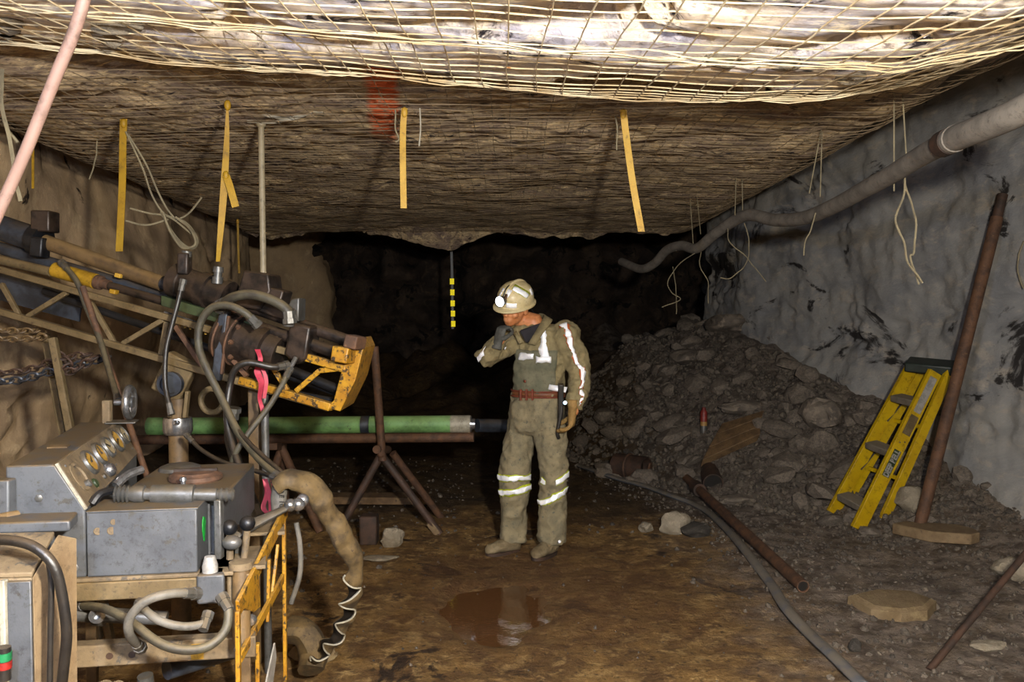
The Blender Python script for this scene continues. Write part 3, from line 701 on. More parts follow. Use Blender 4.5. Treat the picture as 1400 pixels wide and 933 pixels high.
hstrip([(NEAR*30, 58), (NEAR*60, 44), (NEAR*84, 22)], .038, M['reflect'], 'reflective_strip', .005)
hstrip([(NEAR*6, 30), (NEAR*14, 52)], .046, M['reflect'], 'reflective_strip', .004)
hstrip([(-NEAR*22, 25), (-NEAR*22, 50)], .022, M['reflect'], 'reflective_strip', .004)
hstrip([(NEAR*110, 18), (NEAR*112, 38)], .036, M['reflect'], 'reflective_strip', .004)
hstrip([(NEAR*14, 4), (NEAR*34, 3), (NEAR*46, 3)], .032, M['reflect'], 'reflective_strip', .004)
la = hatp(0, 14); ld = (FW+UPH*.1).normalized()
lampo = MB().lathe(la+FW*-.03, ld, [(0, .022), (.02, .030), (.045, .036), (.052, .036)], 20).build('cap_lamp', M['grey_metal'], hel)
MB().lathe(la+FW*-.03+ld*.052, ld, [(0, .033), (.006, .030), (.01, .012)], 20).build('lens', M['lens'], lampo) if False else None
lz = MB().lathe(la+FW*-.03+ld*.050, ld, [(0, .034), (.006, .031), (.010, .012)], 20); lz.build('lamp_lens', M['lens'], hel)
MB().beam(hatp(NEAR*10, 22), hatp(NEAR*10, 36), .02, .012).build('lamp_bracket', M['rust'], hel)
MB().tube(catmull([hatp(0, 25), hatp(0, 60), hatp(180, 50), hatp(180, 5), mp(728, 425, .1), mp(745, 436, .12)], 8), .004, 6).build('lamp_cord', M['black_steel'], hel)
# battery pack and cord at the hip
bt = MB().beam(mp(767, 525, -.2), mp(766, 572, -.16), .035, .05).build('battery_pack', M['hose_dark'], man, .006)
MB().ball(mp(772.5, 551, -.24), .012).build('indicator_light', M['led'], man)
MB().tube(catmull([mp(768, 556, -.19), mp(765, 575, -.18), mp(762, 592, -.17), mp(764, 600, -.16)], 6), .012, 6).build('lamp_cord', M['hose_dark'], man)
# boots
def boot(toe, heel, top, lab):
    d = toe-heel; d.z = 0; L = d.length; d.normalize(); sv = d.cross(UP).normalized()
    foot = []
    z0 = floor_z(heel.x, heel.y)-.004
    for t, wd, ht in [(-.1, .030, .055), (0, .046, .09), (.25, .048, .10), (.5, .046, .085), (.75, .052, .072), (.95, .046, .062), (1.06, .026, .04)]:
        c = heel+d*(L*t); c.z = z0+ht*.5+.012
        foot.append([c+sv*math.cos(a)*wd+UP*math.sin(a)*ht*.52 for a in lsp(0, 2*math.pi, 19)[:-1]])
    shaft = MB().tube([heel+d*(L*.12)+UP*(.05-heel.z+z0), top], [.055, .062], 14)
    bo = organic([MB().loft(foot), shaft], .008, 4, .004, 18, 5).build('boot', M['boot'], man, ang=180)
    sole = []
    for zz in (z0, z0+.02):
        sole.append([heel+d*(L*(.48+.60*math.cos(a)))+sv*.052*math.sin(a)*(1+.1*math.cos(a))+UP*(zz-heel.z) for a in lsp(0, 2*math.pi, 25)[:-1]])
    MB().loft(sole).build('sole', M['rust_dark'], bo)
boot(mp(667, 755, -.05), mp(706, 750, .06), mp(703, 728, .07), '')
boot(mp(731, 757, -.16), mp(757, 751, .0), mp(755, 728, 0), '')
# gloves: palm, four bent fingers and a thumb each
def glove(wrist, palm_dir, palm_nrm, curl, m, sc=1.0, side=1):
    y = palm_dir.normalized(); z = (palm_nrm-y*palm_nrm.dot(y)).normalized(); x = y.cross(z)*side
    mbs = [MB().loft([[wrist+y*(t*sc)+x*math.cos(a)*w_*sc+z*math.sin(a)*h_*sc for a in lsp(0, 2*math.pi, 17)[:-1]]
           for t, w_, h_ in [(-.05, .042, .036), (0, .036, .028), (.04, .044, .026), (.09, .048, .022), (.105, .044, .018)]])]
    for i, (ox, L) in enumerate([(-.034, .085), (-.012, .096), (.011, .090), (.033, .070)]):
        p = wrist+y*(.095*sc)+x*ox*sc; pts = [p-y*.02*sc, p]; ang = .25
        for k, fr_ in enumerate((.42, .32, .26)):
            ang += curl*(1, 1.1, .8)[k]; p = p+(y*math.cos(ang)+z*math.sin(ang))*L*fr_*sc; pts.append(p)
        mbs.append(MB().tube(catmull(pts, 3), .0125*sc, 10)); mbs.append(MB().ball(pts[-1], .012*sc))
    b = wrist+y*.03*sc-x*.04*sc; pts = [b, b+(y*.5-x*.6+z*.3).normalized()*.04*sc, b+(y*.75-x*.35+z*.6).normalized()*.075*sc, b+(y*.8-x*.1+z*.8).normalized()*.098*sc]
    mbs.append(MB().tube(catmull(pts, 3), [.017*sc]*4+[.014*sc]*6, 10))
    return organic(mbs, .0055, 3, .002, 30, 2).build('glove', m, man, ang=180)
glove(HNL+V((-.005, -.005, -.01)), V((-.08, -.05, -1)), V((-.9, .1, -.1)), .42, M['leather'], 1.08, -1)
glove(HNR+V((-.01, -.02, -.015)), V((.25, .1, 1)), V((.7, .6, .3)), .6, M['glove_grey'], .88, 1)
for o in (tj, to, tb, th_): bpy.data.objects.remove(o)
# ------------------------------------------------------------------ where a sight line meets the floor, the wall or the roof
def march(px, py, test, y0, y1, st=.01):
    Y = y0
    while Y < y1:
        if test(P(px, py, Y)): return P(px, py, Y)
        Y += st
    return P(px, py, y1)
def GF(px, py, up=0.): return march(px, py, lambda q: q.z < floor_z(q.x, q.y)+up, 2.6, 14)
def WF(px, py, off=.05): return march(px, py, lambda q: q.x > wall_r(q.y, q.z)[0]-off, 2, 12)
def RF(px, py): return march(px, py, lambda q: q.z > CAMZ+h_rear(q.x, q.y)-.005, 3.0, 9.6)
# ------------------------------------------------------------------ drill on its feed frame
def ry(px): return 3.95-.40*px/480
def D(px, py, d=0.): return P(px, py, ry(px)+d)
rig = thing('drill_rig', (D(240, 600).x, 3.75, 0), 'muddy yellow drill feed frame with dark iron rotation head and chuck', 'drill')
def rp(name, mb, m, bev=0, parent=None, ang=38, label=None): return mb.build(name, M[m], parent or rig, bev, True, ang, label)
def line(a, s, b, n=2): return [(a[0]+(b[0]-a[0])*i/(n-1), a[1]+(b[1]-a[1])*i/(n-1)) for i in range(n)]
def bar(a, b, wd, ht, d=0., da=0.): return MB().beam(D(*a, d), D(*b, d+da), wd, ht, (0, 1, 0))
for d in (0, .26):
    rp('upper_chord', bar((-40, 357), (472, 504), .03, .034, d), 'muddy_yellow' if d else 'muddy_yellow', .004)
    rp('lower_chord', bar((-40, 414), (452, 558), .03, .045, d), 'muddy_yellow', .004)
rp('upper_chord', bar((400, 483), (474, 505), .034, .040, -.012), 'yellow_frame', .004, label='clean yellow end of the chord')
rp('lower_chord', bar((330, 520), (454, 557), .034, .05, -.014), 'yellow_frame', .004, label='clean yellow end of the chord')
for a, b in [((2, 388), (28, 434)), ((38, 433), (92, 400)), ((124, 414), (157, 470)), ((168, 470), (224, 437)), ((228, 440), (220, 486)), ((240, 446), (278, 503)), ((336, 505), (352, 480)), ((300, 470), (338, 515))]:
    rp('brace', bar(a, b, .022, .022, .0), 'muddy_yellow' if a[0] < 230 else 'rust', .003)
    rp('brace', bar(a, b, .02, .02, .26), 'rust', .003)
for a, b in [((370, 497), (393, 534)), ((405, 535), (437, 507)), ((437, 507), (466, 504))]:
    rp('brace', bar(a, b, .022, .022, -.01), 'yellow_frame', .003)
for k, x in enumerate((28, 157, 222, 340)):
    y = 414+(x+40)*144/492
    rp('cross_tie', MB().beam(D(x, y), D(x, y, .26), .025, .025), 'rust', .003)
rp('back_plate', MB().prism([D(-40, 362, .22), D(112, 404, .22), D(108, 440, .22), D(-40, 400, .22)], V((0, .012, 0))), 'blue_steel')
# end bracket
rp('end_plate', MB().prism([D(491, 462, -.03), D(497, 476, -.03), D(486, 520, -.03), D(465, 563, -.03), D(446, 558, -.03), D(456, 548, -.03), D(469, 500, -.03), D(473, 470, -.03)], V((0, .30, 0))), 'yellow_frame', .004)
rp('end_block', MB().beam(D(477, 466, -.06), D(494, 470, -.06), .055, .10, (0, 1, 0)), 'rust', .006)
rp('end_block', MB().beam(D(460, 483, -.06), D(482, 487, -.06), .065, .10, (0, 1, 0)), 'yellow_frame', .006)
# guide rods and tubes
def rod(name, a, b, r, m, d=.08, n=16, d2=None): return rp(name, MB().cyl(D(*a, d), D(*b, d if d2 is None else d2), r, n), m)
rod('guide_rod', (300, 405), (478, 467), .027, 'dark_iron', .10)
rod('guide_rod', (340, 443), (465, 484), .027, 'dark_iron', .03)
rod('guide_rod', (330, 478), (462, 533), .022, 'black_steel', .10)
rod('guide_rod', (310, 520), (455, 548), .014, 'black_steel', .18)
rod('feed_tube', (62, 331), (222, 388), .036, 'brown_tube', .14)
rod('feed_tube_end', (215, 385), (242, 394), .029, 'blue_steel', .14)
rod('feed_tube', (-45, 296), (50, 328), .062, 'blue_steel', .17)
rp('collar', MB().lathe(D(47, 326, .15), D(62, 331, .15)-D(47, 326, .15), [(0, .05), (.0, .075), (.05, .075), (.05, .05)], 18), 'black_steel')
rp('collar_block', MB().beam(D(62, 289, .15), D(62, 318, .15), .09, .10, (0, 1, 0)), 'dark_iron', .008)
rp('collar_block', MB().beam(D(56, 325, .10), D(54, 352, .10), .06, .08, (0, 1, 0)), 'black_steel', .008)
rod('cylinder_barrel', (-45, 326), (245, 412), .030, 'blue_steel', .20)
rod('cylinder_barrel', (75, 369), (131, 385), .036, 'yellow_paint', .06)
rp('cylinder_gland', MB().lathe(D(131, 385, .06), D(152, 391, .06)-D(131, 385, .06), [(0, .022), (.005, .034), (.03, .034), (.035, .024), (.075, .024)], 16), 'rust')
rod('cylinder_rod', (150, 391), (250, 420), .020, 'dark_iron', .06)
rod('cylinder_barrel', (-45, 345), (70, 372), .022, 'muddy_yellow', .05)
rod('feed_screw', (60, 398), (470, 540), .018, 'black_steel', .15)
rod('feed_screw', (225, 428), (330, 462), .009, 'bright', .02)
for k in range(14):
    a = D(232+7*k, 428+2.25*k*1.0, .04); rp('rack_tooth', MB().beam(a, a+V((.004, 0, -.045)), .010, .02, (0, 1, 0)), 'yellow_paint')
rp('slide_plate', MB().prism([D(220, 404, .0), D(345, 442, .0), D(345, 456, .0), D(220, 418, .0)], V((0, .16, 0))), 'label_green', .003)
rp('yellow_tab', MB().beam(D(152, 398, .02), D(160, 400, .02), .03, .02), 'yellow_paint', .003)
rp('yellow_tab', MB().beam(D(158, 376, .1), D(166, 378, .1), .02, .02), 'strap_pale', .003)
# rotation head: upper motor, block, chuck
axr = (D(330, 420, .1)-D(240, 390, .1)).normalized()
def along(name, a, prof, m, d=.06, n=24, bev=0): return rp(name, MB().lathe(D(*a, d), axr, prof, n), m, bev, ang=30)
head = along('motor', (236, 382), [(0, .05), (.01, .078), (.06, .078), (.065, .072), (.15, .072), (.155, .080), (.20, .080), (.205, .068), (.27, .066), (.275, .076), (.30, .076), (.305, .05)], 'dark_iron', .07)
rp('motor_lug', MB().beam(D(252, 376, .02), D(253, 346, .02), .05, .06, (0, 1, 0)), 'dark_iron', .008)
for a, b in [((252, 366), (255, 347)), ((297, 388), (299, 360))]:
    rp('port_fitting', MB().lathe(D(*a, .02), D(*b, .02)-D(*a, .02), [(0, .024), (.03, .024), (.03, .018), (.05, .018), (.05, .024), (.075, .022)], 12), 'grey_metal')
rp('head_block', MB().prism([D(333, 369, .02), D(367, 374, .02), D(370, 398, .02), D(356, 425, .02), D(318, 418, .02)], V((0, .20, 0))), 'dark_iron', .01)
rp('head_block', MB().prism([D(366, 392, .03), D(388, 398, .03), D(384, 412, .03), D(392, 440, .03), D(350, 425, .03)], V((0, .16, 0))), 'dark_iron', .008)
chuck = along('chuck', (303, 457), [(0, .06), (.008, .108), (.05, .112), (.055, .098), (.075, .098), (.08, .112), (.10, .112), (.105, .092), (.20, .088), (.205, .100), (.235, .100), (.24, .082), (.30, .078)], 'dark_iron', .03)
for k in range(8):
    a = k*math.pi/4; s_, b_ = frame(axr); q = D(303, 457, .03)+axr*.10+(s_*math.cos(a)+b_*math.sin(a))*.095
    MB().lathe(q, axr, [(0, .012), (.014, .012), (.016, .007), (.02, .007)], 6).build('bolt', M['rust'], chuck)
for t_ in (.03, .09): MB().torus(D(303, 457, .03)+axr*t_, axr, .112, .006, 28, 6).build('band', M['rust'], chuck)
rp('end_flange', MB().prism([D(396, 440, -.06), D(425, 447, -.06), D(418, 492, -.06), D(405, 500, -.06), D(388, 485, -.06)], V((0, .20, 0))), 'dark_iron', .012)
rp('end_flange', MB().prism([D(398, 409, -.02), D(409, 407, -.02), D(408, 440, -.02), D(386, 436, -.02)], V((0, .12, 0))), 'grey_metal', .006)
rp('carriage_arm', MB().beam(D(308, 424, -.05), D(297, 520, -.05), .04, .05, (0, 1, 0)), 'blue_steel', .006)
rp('carriage_arm', MB().beam(D(313, 432, -.07), D(303, 512, -.07), .012, .02, (0, 1, 0)), 'rust', .003)
rp('elbow_fitting', MB().lathe(D(394, 445, -.10), D(396, 428, -.11)-D(394, 445, -.10), [(0, .024), (.02, .026), (.02, .021), (.05, .021), (.05, .026), (.07, .024)], 12), 'grey_metal')
rp('drain_cock', MB().tube(PL([(393, 506, 3.5), (400, 498, 3.5), (405, 488, 3.5)]), .010, 8), 'grey_metal')
# posts that carry the frame
for a, b in [((72, 462), (97, 592)), ((62, 458), (86, 592))]:
    A = D(*a, .0 if a[0] == 72 else .2); B = D(*b, 0 if a[0] == 72 else .2); dr = (B-A); B = A+dr*((A.z-.0)/-dr.z)
    rp('post', MB().beam(A, B, .032, .032, (0, 1, 0)), 'muddy_yellow', .004)
A, B = D(113, 392, -.03), D(170, 560, -.03); rp('strut', MB().cyl(A, A+(B-A)*((A.z-.85)/(A.z-B.z)), .014, 10), 'rust')
A, B = D(361, 470, .02), D(364, 690, .02); dr = B-A; rp('post', MB().cyl(A, A+dr*(A.z/-dr.z), .017, 12), 'grey_metal')
A, B = D(348, 505, .14), D(349, 600, .14); dr = B-A; rp('post', MB().beam(A, A+dr*(A.z/-dr.z), .05, .05), 'brown_tube', .005)
# column with its polished clamp
A = D(240, 515, .0); ct = D(243, 630, 0); cb = V((ct.x, ct.y, .0))
rp('bearing_plate', MB().beam(D(228, 540, .02), D(252, 490, .02), .14, .06, (0, 1, 0)), 'muddy_yellow', .008)
rp('bearing', MB().lathe(D(235, 525, -.04), V((0, -1, 0)), [(0, .055), (.03, .055), (.03, .042), (.02, .04), (.02, .0)], 22), 'blue_steel')
rp('column', MB().cyl(D(243, 545, .02), V((cb.x, D(243, 545, .02).y, 0)), .042, 20), 'brown_tube')
rp('clamp', MB().lathe(D(243, 571, .02), V((0, 0, -1)), [(0, .045), (0, .06), (.02, .064), (.06, .064), (.075, .058), (.075, .045)], 20), 'bright')
for s in (-1, 1): rp('gusset', MB().beam(D(243+s*10, 571, -.03), D(243+s*14, 535, -.03), .016, .03, (0, 1, 0)), 'muddy_yellow', .003)
MB().lathe(D(243, 578, -.04), V((0, -1, .1)), [(0, .012), (.02, .012), (.02, .009), (.05, .009)], 6).build('bolt', M['bright'], rig)
MB().torus(D(290, 548, .12), V((.2, 1, 0)), .055, .014, 24, 8).build('hose_ring', M['muddy_yellow'], rig)
# red ribbons tied to the frame
rr = thing('flagging_ribbon', D(353, 482, -.06), 'red flagging ribbon fluttering down from the yellow drill frame', 'ribbon')
MB().ribbon(catmull(PL([(352, 478, 3.55), (356, 492, 3.53), (352, 508, 3.55), (358, 525, 3.53), (355, 545, 3.55), (360, 562, 3.54)]), 5), lambda t: V((.024*(1-.3*math.sin(t*9)), .01*math.sin(t*7), 0)), .002).build('ribbon_tail', M['red_ribbon'], rr)
MB().ribbon(catmull(PL([(357, 500, 3.52), (364, 520, 3.52), (361, 545, 3.52)]), 5), V((.014, .006, 0)), .002).build('ribbon_tail', M['red_ribbon'], rr)
r2 = thing('flagging_ribbon', P(366, 690, 3.2), 'red flagging ribbon hanging in ragged tails beside the silver lever', 'ribbon')
for pts in ([(362, 655, 3.2), (365, 675, 3.2), (360, 695, 3.18), (372, 707, 3.18)], [(362, 655, 3.2), (369, 680, 3.19), (371, 705, 3.18)], [(373, 658, 3.2), (378, 676, 3.19), (382, 692, 3.18)]):
    MB().ribbon(catmull(PL(pts), 5), V((.016, .008, 0)), .002).build('ribbon_tail', M['red_ribbon'], r2)
# ------------------------------------------------------------------ hydraulic hoses
def hose(pts, r, m, label, fit=True, name='hydraulic_hose', cat='hose', n=6, fr=None):
    q = catmull(PL(pts), n); mb = MB().tube(q, r, 10)
    t = thing(name, q[0], label, cat); mb.build('hose_body', M[m], t)
    if fit:
        for a, b in ((q[0], q[2]), (q[-1], q[-3])):
            d = (b-a).normalized(); MB().lathe(a-d*.008, d, [(0, r*.9), (0, r*1.45), (.02, r*1.45), (.02, r*1.2), (.05, r*1.2), (.05, r)], 8).build('hose_fitting', M['grey_metal'], t)
    return t
hose([(300, 420, 3.55), (318, 407, 3.5), (345, 403, 3.48), (375, 412, 3.47), (393, 425, 3.47), (396, 440, 3.47)], .021, 'hose', 'thick dusty hose arching over the drill chuck to its elbow')
hose([(352, 444, 3.46), (335, 428, 3.44), (312, 418, 3.44), (288, 422, 3.45), (273, 445, 3.46), (272, 475, 3.46), (283, 505, 3.44), (303, 545, 3.42), (325, 590, 3.35), (352, 625, 3.25), (384, 655, 3.1)], .016, 'hose', 'long hose looping from the chuck down past the yellow frame')
hose([(250, 385, 3.6), (243, 415, 3.58), (235, 445, 3.57), (227, 480, 3.56), (226, 525, 3.55), (234, 565, 3.52)], .011, 'hose_dark', 'dark hose dropping from the motor to the polished clamp')
hose([(392, 500, 3.5), (372, 502, 3.46), (340, 496, 3.44), (322, 505, 3.44), (314, 530, 3.45), (310, 570, 3.42), (318, 610, 3.38), (335, 660, 3.3)], .014, 'hose_dark', 'hose with bright coupling curling under the chuck')
hose([(396, 505, 3.5), (385, 528, 3.46), (365, 560, 3.42), (340, 592, 3.38), (322, 620, 3.36), (312, 650, 3.4)], .012, 'hose', 'straight hose slanting down across the other hoses')
hose([(256, 596, 3.5), (275, 615, 3.45), (305, 632, 3.35), (345, 643, 3.2), (378, 654, 3.05)], .009, 'hose_dark', 'thin dark hose running from the clamp to the torn sleeve')
hose([(322, 585, 3.36), (350, 615, 3.25), (390, 650, 3.1)], .009, 'hose_dark', 'thin dark hose beside the long looping hose', False)
hose([(318, 560, 3.6), (315, 600, 3.6), (330, 650, 3.55), (352, 705, 3.5)], .026, 'hose_dark', 'fat black hose hanging behind the crossed hoses')
hose([(85, 360, 3.9), (105, 385, 3.85), (118, 420, 3.83), (135, 460, 3.8), (150, 510, 3.7), (162, 548, 3.5)], .013, 'hose', 'dusty hose draped over the chords above the hand wheel')
# chains slung under the frame
def chain(pts, label, L=.046, m='rust_dark'):
    q = catmull(PL(pts), 14); t = thing('chain', q[0], label, 'chain'); acc = 0.; k = 0; me = None; prev = q[0]
    tot = sum((b-a).length for a, b in zip(q, q[1:])); n = int(tot/(L*.74))
    mb = MB().torus((0, 0, 0), (0, 0, 1), L*.34, L*.10, 12, 5)
    mb.v = [V((v.x*1.45, v.y*.95, v.z)) for v in mb.v]
    me = mb.mesh('link'); me.materials.append(M[m])
    for i in range(n):
        s = i*L*.74; a = 0.
        for p0, p1 in zip(q, q[1:]):
            l = (p1-p0).length
            if a+l >= s: pos = p0.lerp(p1, (s-a)/l); d = (p1-p0).normalized(); break
            a += l
        o = bpy.data.objects.new('link', me); COL.objects.link(o); o.parent = t; o.location = pos-t.location
        o.rotation_mode = 'QUATERNION'
        o.rotation_quaternion = d.to_track_quat('X', 'Z') @ Quaternion((1, 0, 0), (i % 2)*math.pi/2+.5+R.uniform(-.2, .2))
    return t
chain([(-15, 452, 4.0), (30, 453, 4.0), (68, 452, 3.98)], 'rusty chain along the lower chord, upper of the pair', .05, 'brown_tube')
chain([(-15, 463, 4.0), (30, 464, 4.0), (70, 459, 3.98)], 'rusty chain along the lower chord, lower of the pair', .05, 'brown_tube')
chain([(-15, 522, 4.0), (25, 520, 4.0), (70, 508, 3.98), (105, 500, 3.95), (135, 492, 3.94), (163, 486, 3.93)], 'long grey chain sagging below the frame, outer run', .058, 'blue_steel')
chain([(-15, 512, 4.05), (35, 507, 4.05), (80, 492, 4.02), (115, 486, 4.0), (140, 484, 3.98)], 'grey chain bunched behind the muddy post', .058)
chain([(82, 486, 3.9), (95, 497, 3.9), (88, 508, 3.9), (105, 505, 3.9), (128, 490, 3.9), (120, 502, 3.9)], 'knot of grey chain beside the muddy post', .058)
# ------------------------------------------------------------------ control console on its stand
O = P(118, 790, 2.35); a_ = math.radians(9); b_ = math.radians(16)
EX, EY, EZ = V((math.cos(a_), math.sin(a_), 0)), V((-math.sin(b_), math.cos(b_), 0)), V((0, 0, 1))
E2 = V((-math.sin(math.radians(8)), math.cos(math.radians(8)), 0))
def c3(x, y, z): return O+EX*x+EY*y+EZ*z
def c4(x, y, z): return O+EX*x+E2*y+EZ*z
con = thing('control_console', (O.x, O.y+.3, 0), 'dusty grey drill control console with round pressure gauges on a steel stand', 'control console')
def cp_(name, mb, m, bev=0, parent=None, ang=38, label=None): return mb.build(name, M[m], parent or con, bev, True, ang, label)
cab = cp_('cabinet', MB().prism([c3(-.205, 0, .0), c3(0, 0, 0), c3(0, 0, .195), c3(-.077, 0, .323), c3(-.205, 0, .323)], EY*.95), 'console', .006)
pn = V(EX*.128+EZ*.077).normalized(); pu = (c3(-.077, 0, .323)-c3(0, 0, .195)).normalized()
cp_('gauge_panel', MB().box(c3(.0, .005, .195)+pn*.001, pu*.149, EY*.94, pn*.006), 'console_tan', .002)
cp_('edge_strip', MB().beam(c3(-.002, -.002, .192)+pn*.006, c3(-.077, -.002, .323)+pn*.006, .008, .008), 'white_band')
def pan(t, y): return c3(0, y, .195)+pu*t+pn*.007
for i, (y, d_) in enumerate([(.27, 'dial'), (.43, 'dial'), (.575, 'dial_pale'), (.735, 'dial'), (.875, 'dial_pale')]):
    r = .038 if i < 2 else (.036 if i in (2, 4) else .043)
    g = cp_('gauge', MB().lathe(pan(.094, y), pn, [(-.0, r*1.12), (.006, r*1.12), (.014, r*1.02), (.014, r*.84), (.008, r*.82)], 24, True), 'grey_metal')
    MB().lathe(pan(.094, y)+pn*.0085, pn, [(0, r*.83), (.001, r*.83)], 24).build('dial', M[d_], g)
    sd_ = EY*math.cos(.6+i)+pu*math.sin(.6+i)
    MB().beam(pan(.094, y)+pn*.011, pan(.094, y)+pn*.011+sd_*r*.7, .004, .002, pn).build('needle', M['needle'], g)
    MB().ball(pan(.094, y)+pn*.011, .004).build('needle_hub', M['needle'], g)
    for k in range(9):
        an = -.6+k*.55; dd = EY*math.cos(an)+pu*math.sin(an); MB().beam(pan(.094, y)+pn*.0098+dd*r*.62, pan(.094, y)+pn*.0098+dd*r*.76, .003, .001, pn).build('tick', M['needle'], g)
g = cp_('gauge_ring', MB().lathe(pan(.08, .10), pn, [(0, .046), (.006, .046), (.006, .036), (.001, .034)], 24), 'console_tan')
cp_('knob', MB().lathe(pan(.05, .115), pn, [(0, .012), (.012, .012), (.016, .008)], 14), 'grey_metal')
cp_('knob', MB().lathe(pan(.035, .20), pn, [(0, .016), (.004, .016), (.004, .013), (.008, .012)], 16), 'label_green')
kn = cp_('valve_knob', MB().lathe(pan(.035, .40), pn, [(0, .022), (.008, .024), (.018, .022), (.026, .014)], 18), 'bright')
cp_('knob', MB().lathe(pan(.03, .33), pn, [(0, .009), (.008, .008)], 12), 'grey_metal')
for y in (.05, .55, .9): cp_('panel_screw', MB().lathe(pan(.13 if y < .1 else .03, y), pn, [(0, .005), (.003, .004)], 8), 'grey_metal')
cp_('top_slot', MB().box(c3(-.17, .30, .323), EX*.06, EY*.05, EZ*.004), 'brown_tube', .001)
box = cp_('front_box', MB().box(c4(.002, 0, 0), EX*.298, E2*.15, EZ*.185), 'console', .004)
tank = cp_('tank', MB().box(c4(.005, .16, 0), EX*.335, E2*.60, EZ*.18), 'console', .008)
cp_('tank_lip', MB().box(c4(.002, -.004, .183), EX*.302, E2*.156, EZ*.006), 'console', .002)
st = MB(); pts = [(0, .062), (.012, .070), (.022, .060), (.02, .045), (.026, .040), (.016, .03), (.0, .028), (-.012, .036), (-.024, .045), (-.026, .055)]
st.prism([c4(.301, .035+q[1], .105+q[0]*1.5) for q in pts], EX*.0015); cp_('sticker', st, 'green_sticker', label='bright green sticker')
cap_ = cp_('filler_cap', MB().lathe(c3(.26, .46, .18), EZ, [(0, .085), (.006, .088), (.018, .085), (.024, .074), (.03, .07), (.032, .0)], 28), 'rust')
MB().beam(c3(.19, .46, .214), c3(.33, .46, .214), .014, .010).build('cap_bar', M['dark_iron'], cap_)
cp_('column_foot', MB().lathe(c3(.19, .66, .18), EZ, [(0, .075), (.012, .07), (.02, .05)], 20), 'grey_metal')
cp_('breather', MB().lathe(c3(.235, .30, .18), EZ, [(0, .008), (.03, .008), (.03, .012), (.04, .010)], 10), 'bright')
# spool valve lying on the front box
va, vb = c3(.06, .10, .215), c3(.41, .10, .20); vx = (vb-va).normalized()
cp_('spool_valve', MB().lathe(va, vx, [(0, .010), (.005, .026), (.008, .018), (.016, .027), (.02, .019), (.028, .027), (.032, .019), (.04, .027), (.044, .02), (.06, .026), (.085, .026), (.087, .018), (.105, .018), (.106, .028), (.15, .030), (.225, .030), (.228, .019), (.29, .020), (.292, .015), (.302, .022), (.308, .015), (.318, .022), (.324, .015), (.335, .021), (.342, .012)], 18), 'grey_metal')
cp_('valve_handle', MB().tube(catmull([c3(.01, .04, .20), c3(.03, .06, .225), c3(.06, .10, .225)], 4), .012, 8), 'black_steel')
cp_('valve_handle', MB().tube(catmull([c3(.03, .30, .20), c3(.06, .34, .225), c3(.10, .38, .235)], 4), .014, 8), 'bright')
cp_('valve_bracket', MB().beam(c3(.355, .10, .19), c3(.355, .10, .01), .022, .03), 'grey_metal', .004)
hw = cp_('hand_wheel', MB().torus(c3(-.02, .93, .40), EX, .055, .014, 24, 10), 'bright')
MB().lathe(c3(-.075, .93, .40), EX, [(0, .012), (.04, .012), (.04, .022), (.07, .022), (.07, .01)], 14).build('wheel_hub', M['bright'], hw)
for k in range(3):
    a = k*2.1+.3; d = EY*math.cos(a)+EZ*math.sin(a); MB().cyl(c3(-.02, .93, .40), c3(-.02, .93, .40)+d*.053, .007, 8).build('spoke', M['bright'], hw)
cp_('wheel_bracket', MB().beam(c3(-.10, .92, .32), c3(-.10, .92, .41), .03, .03), 'console_tan', .004)
cp_('wheel_bracket', MB().box(c3(-.10, .86, .325), EX*.11, EY*.09, EZ*.006), 'grey_metal', .002)
for (x, z) in [(-.12, .23), (-.03, .03)]: cp_('bolt', MB().lathe(c3(x, 0, z), -EY, [(0, .011), (.004, .011), (.006, .006)], 6), 'grey_metal')
for (x, z, r) in [(.075, .155, .010), (.07, .13, .014), (.033, .13, .013)]: cp_('dent', MB().lathe(c3(x, .002, z), -EY, [(0, r), (.0025, r*.8)], 16), 'console_tan')
# stand: deck channel, rails, legs
cp_('deck', MB().box(c3(-.21, -.01, -.012), EX*.61, EY*.96, EZ*.012), 'console_tan', .003)
cp_('channel', MB().box(c3(-.10, -.012, -.065), EX*.42, EY*.04, EZ*.052), 'muddy_yellow', .004)
cp_('rail', MB().box(c3(-.13, -.01, -.255), EX*.59, EY*.05, EZ*.062), 'console_tan', .004)
for x in (-.05, .06, .12): cp_('rail_hole', MB().lathe(c3(x, -.0105, -.225), -EY, [(0, .010), (.002, .009)], 12), 'rust_dark')
cp_('paint_patch', MB().box(c3(.28, -.0115, -.25), EX*.035, EY*.002, EZ*.045), 'yellow_paint')
cp_('bolt', MB().lathe(c3(.415, -.01, -.225), -EY, [(0, .016), (.008, .016), (.01, .010), (.016, .010)], 6), 'grey_metal')
for x, y in ((.405, .0), (.36, .90), (-.19, .02), (-.19, .90)):
    q = c3(x, y, 0); cp_('leg', MB().box(c3(x, y, -q.z), EX*.04, EY*.04, EZ*(q.z-.012)), 'brown_tube', .004)
cp_('rail', MB().box(c3(-.16, .88, -.255), EX*.59, EY*.05, EZ*.06), 'rust', .004)
for x in (-.19, .405): cp_('side_rail', MB().box(c3(x, .04, -.255), EX*.04, EY*.88, EZ*.06), 'rust', .004)
cp_('pump_cylinder', MB().lathe(c3(-.09, .06, -.115), (EX+EZ*-.12).normalized(), [(0, .022), (.10, .024), (.10, .032), (.13, .032), (.13, .022), (.30, .02)], 16), 'grey_metal')
cp_('shaft_end', MB().lathe(c3(.03, -.0, -.105), -EY, [(0, .022), (.02, .022), (.02, .010), (.008, .01)], 16), 'bright')
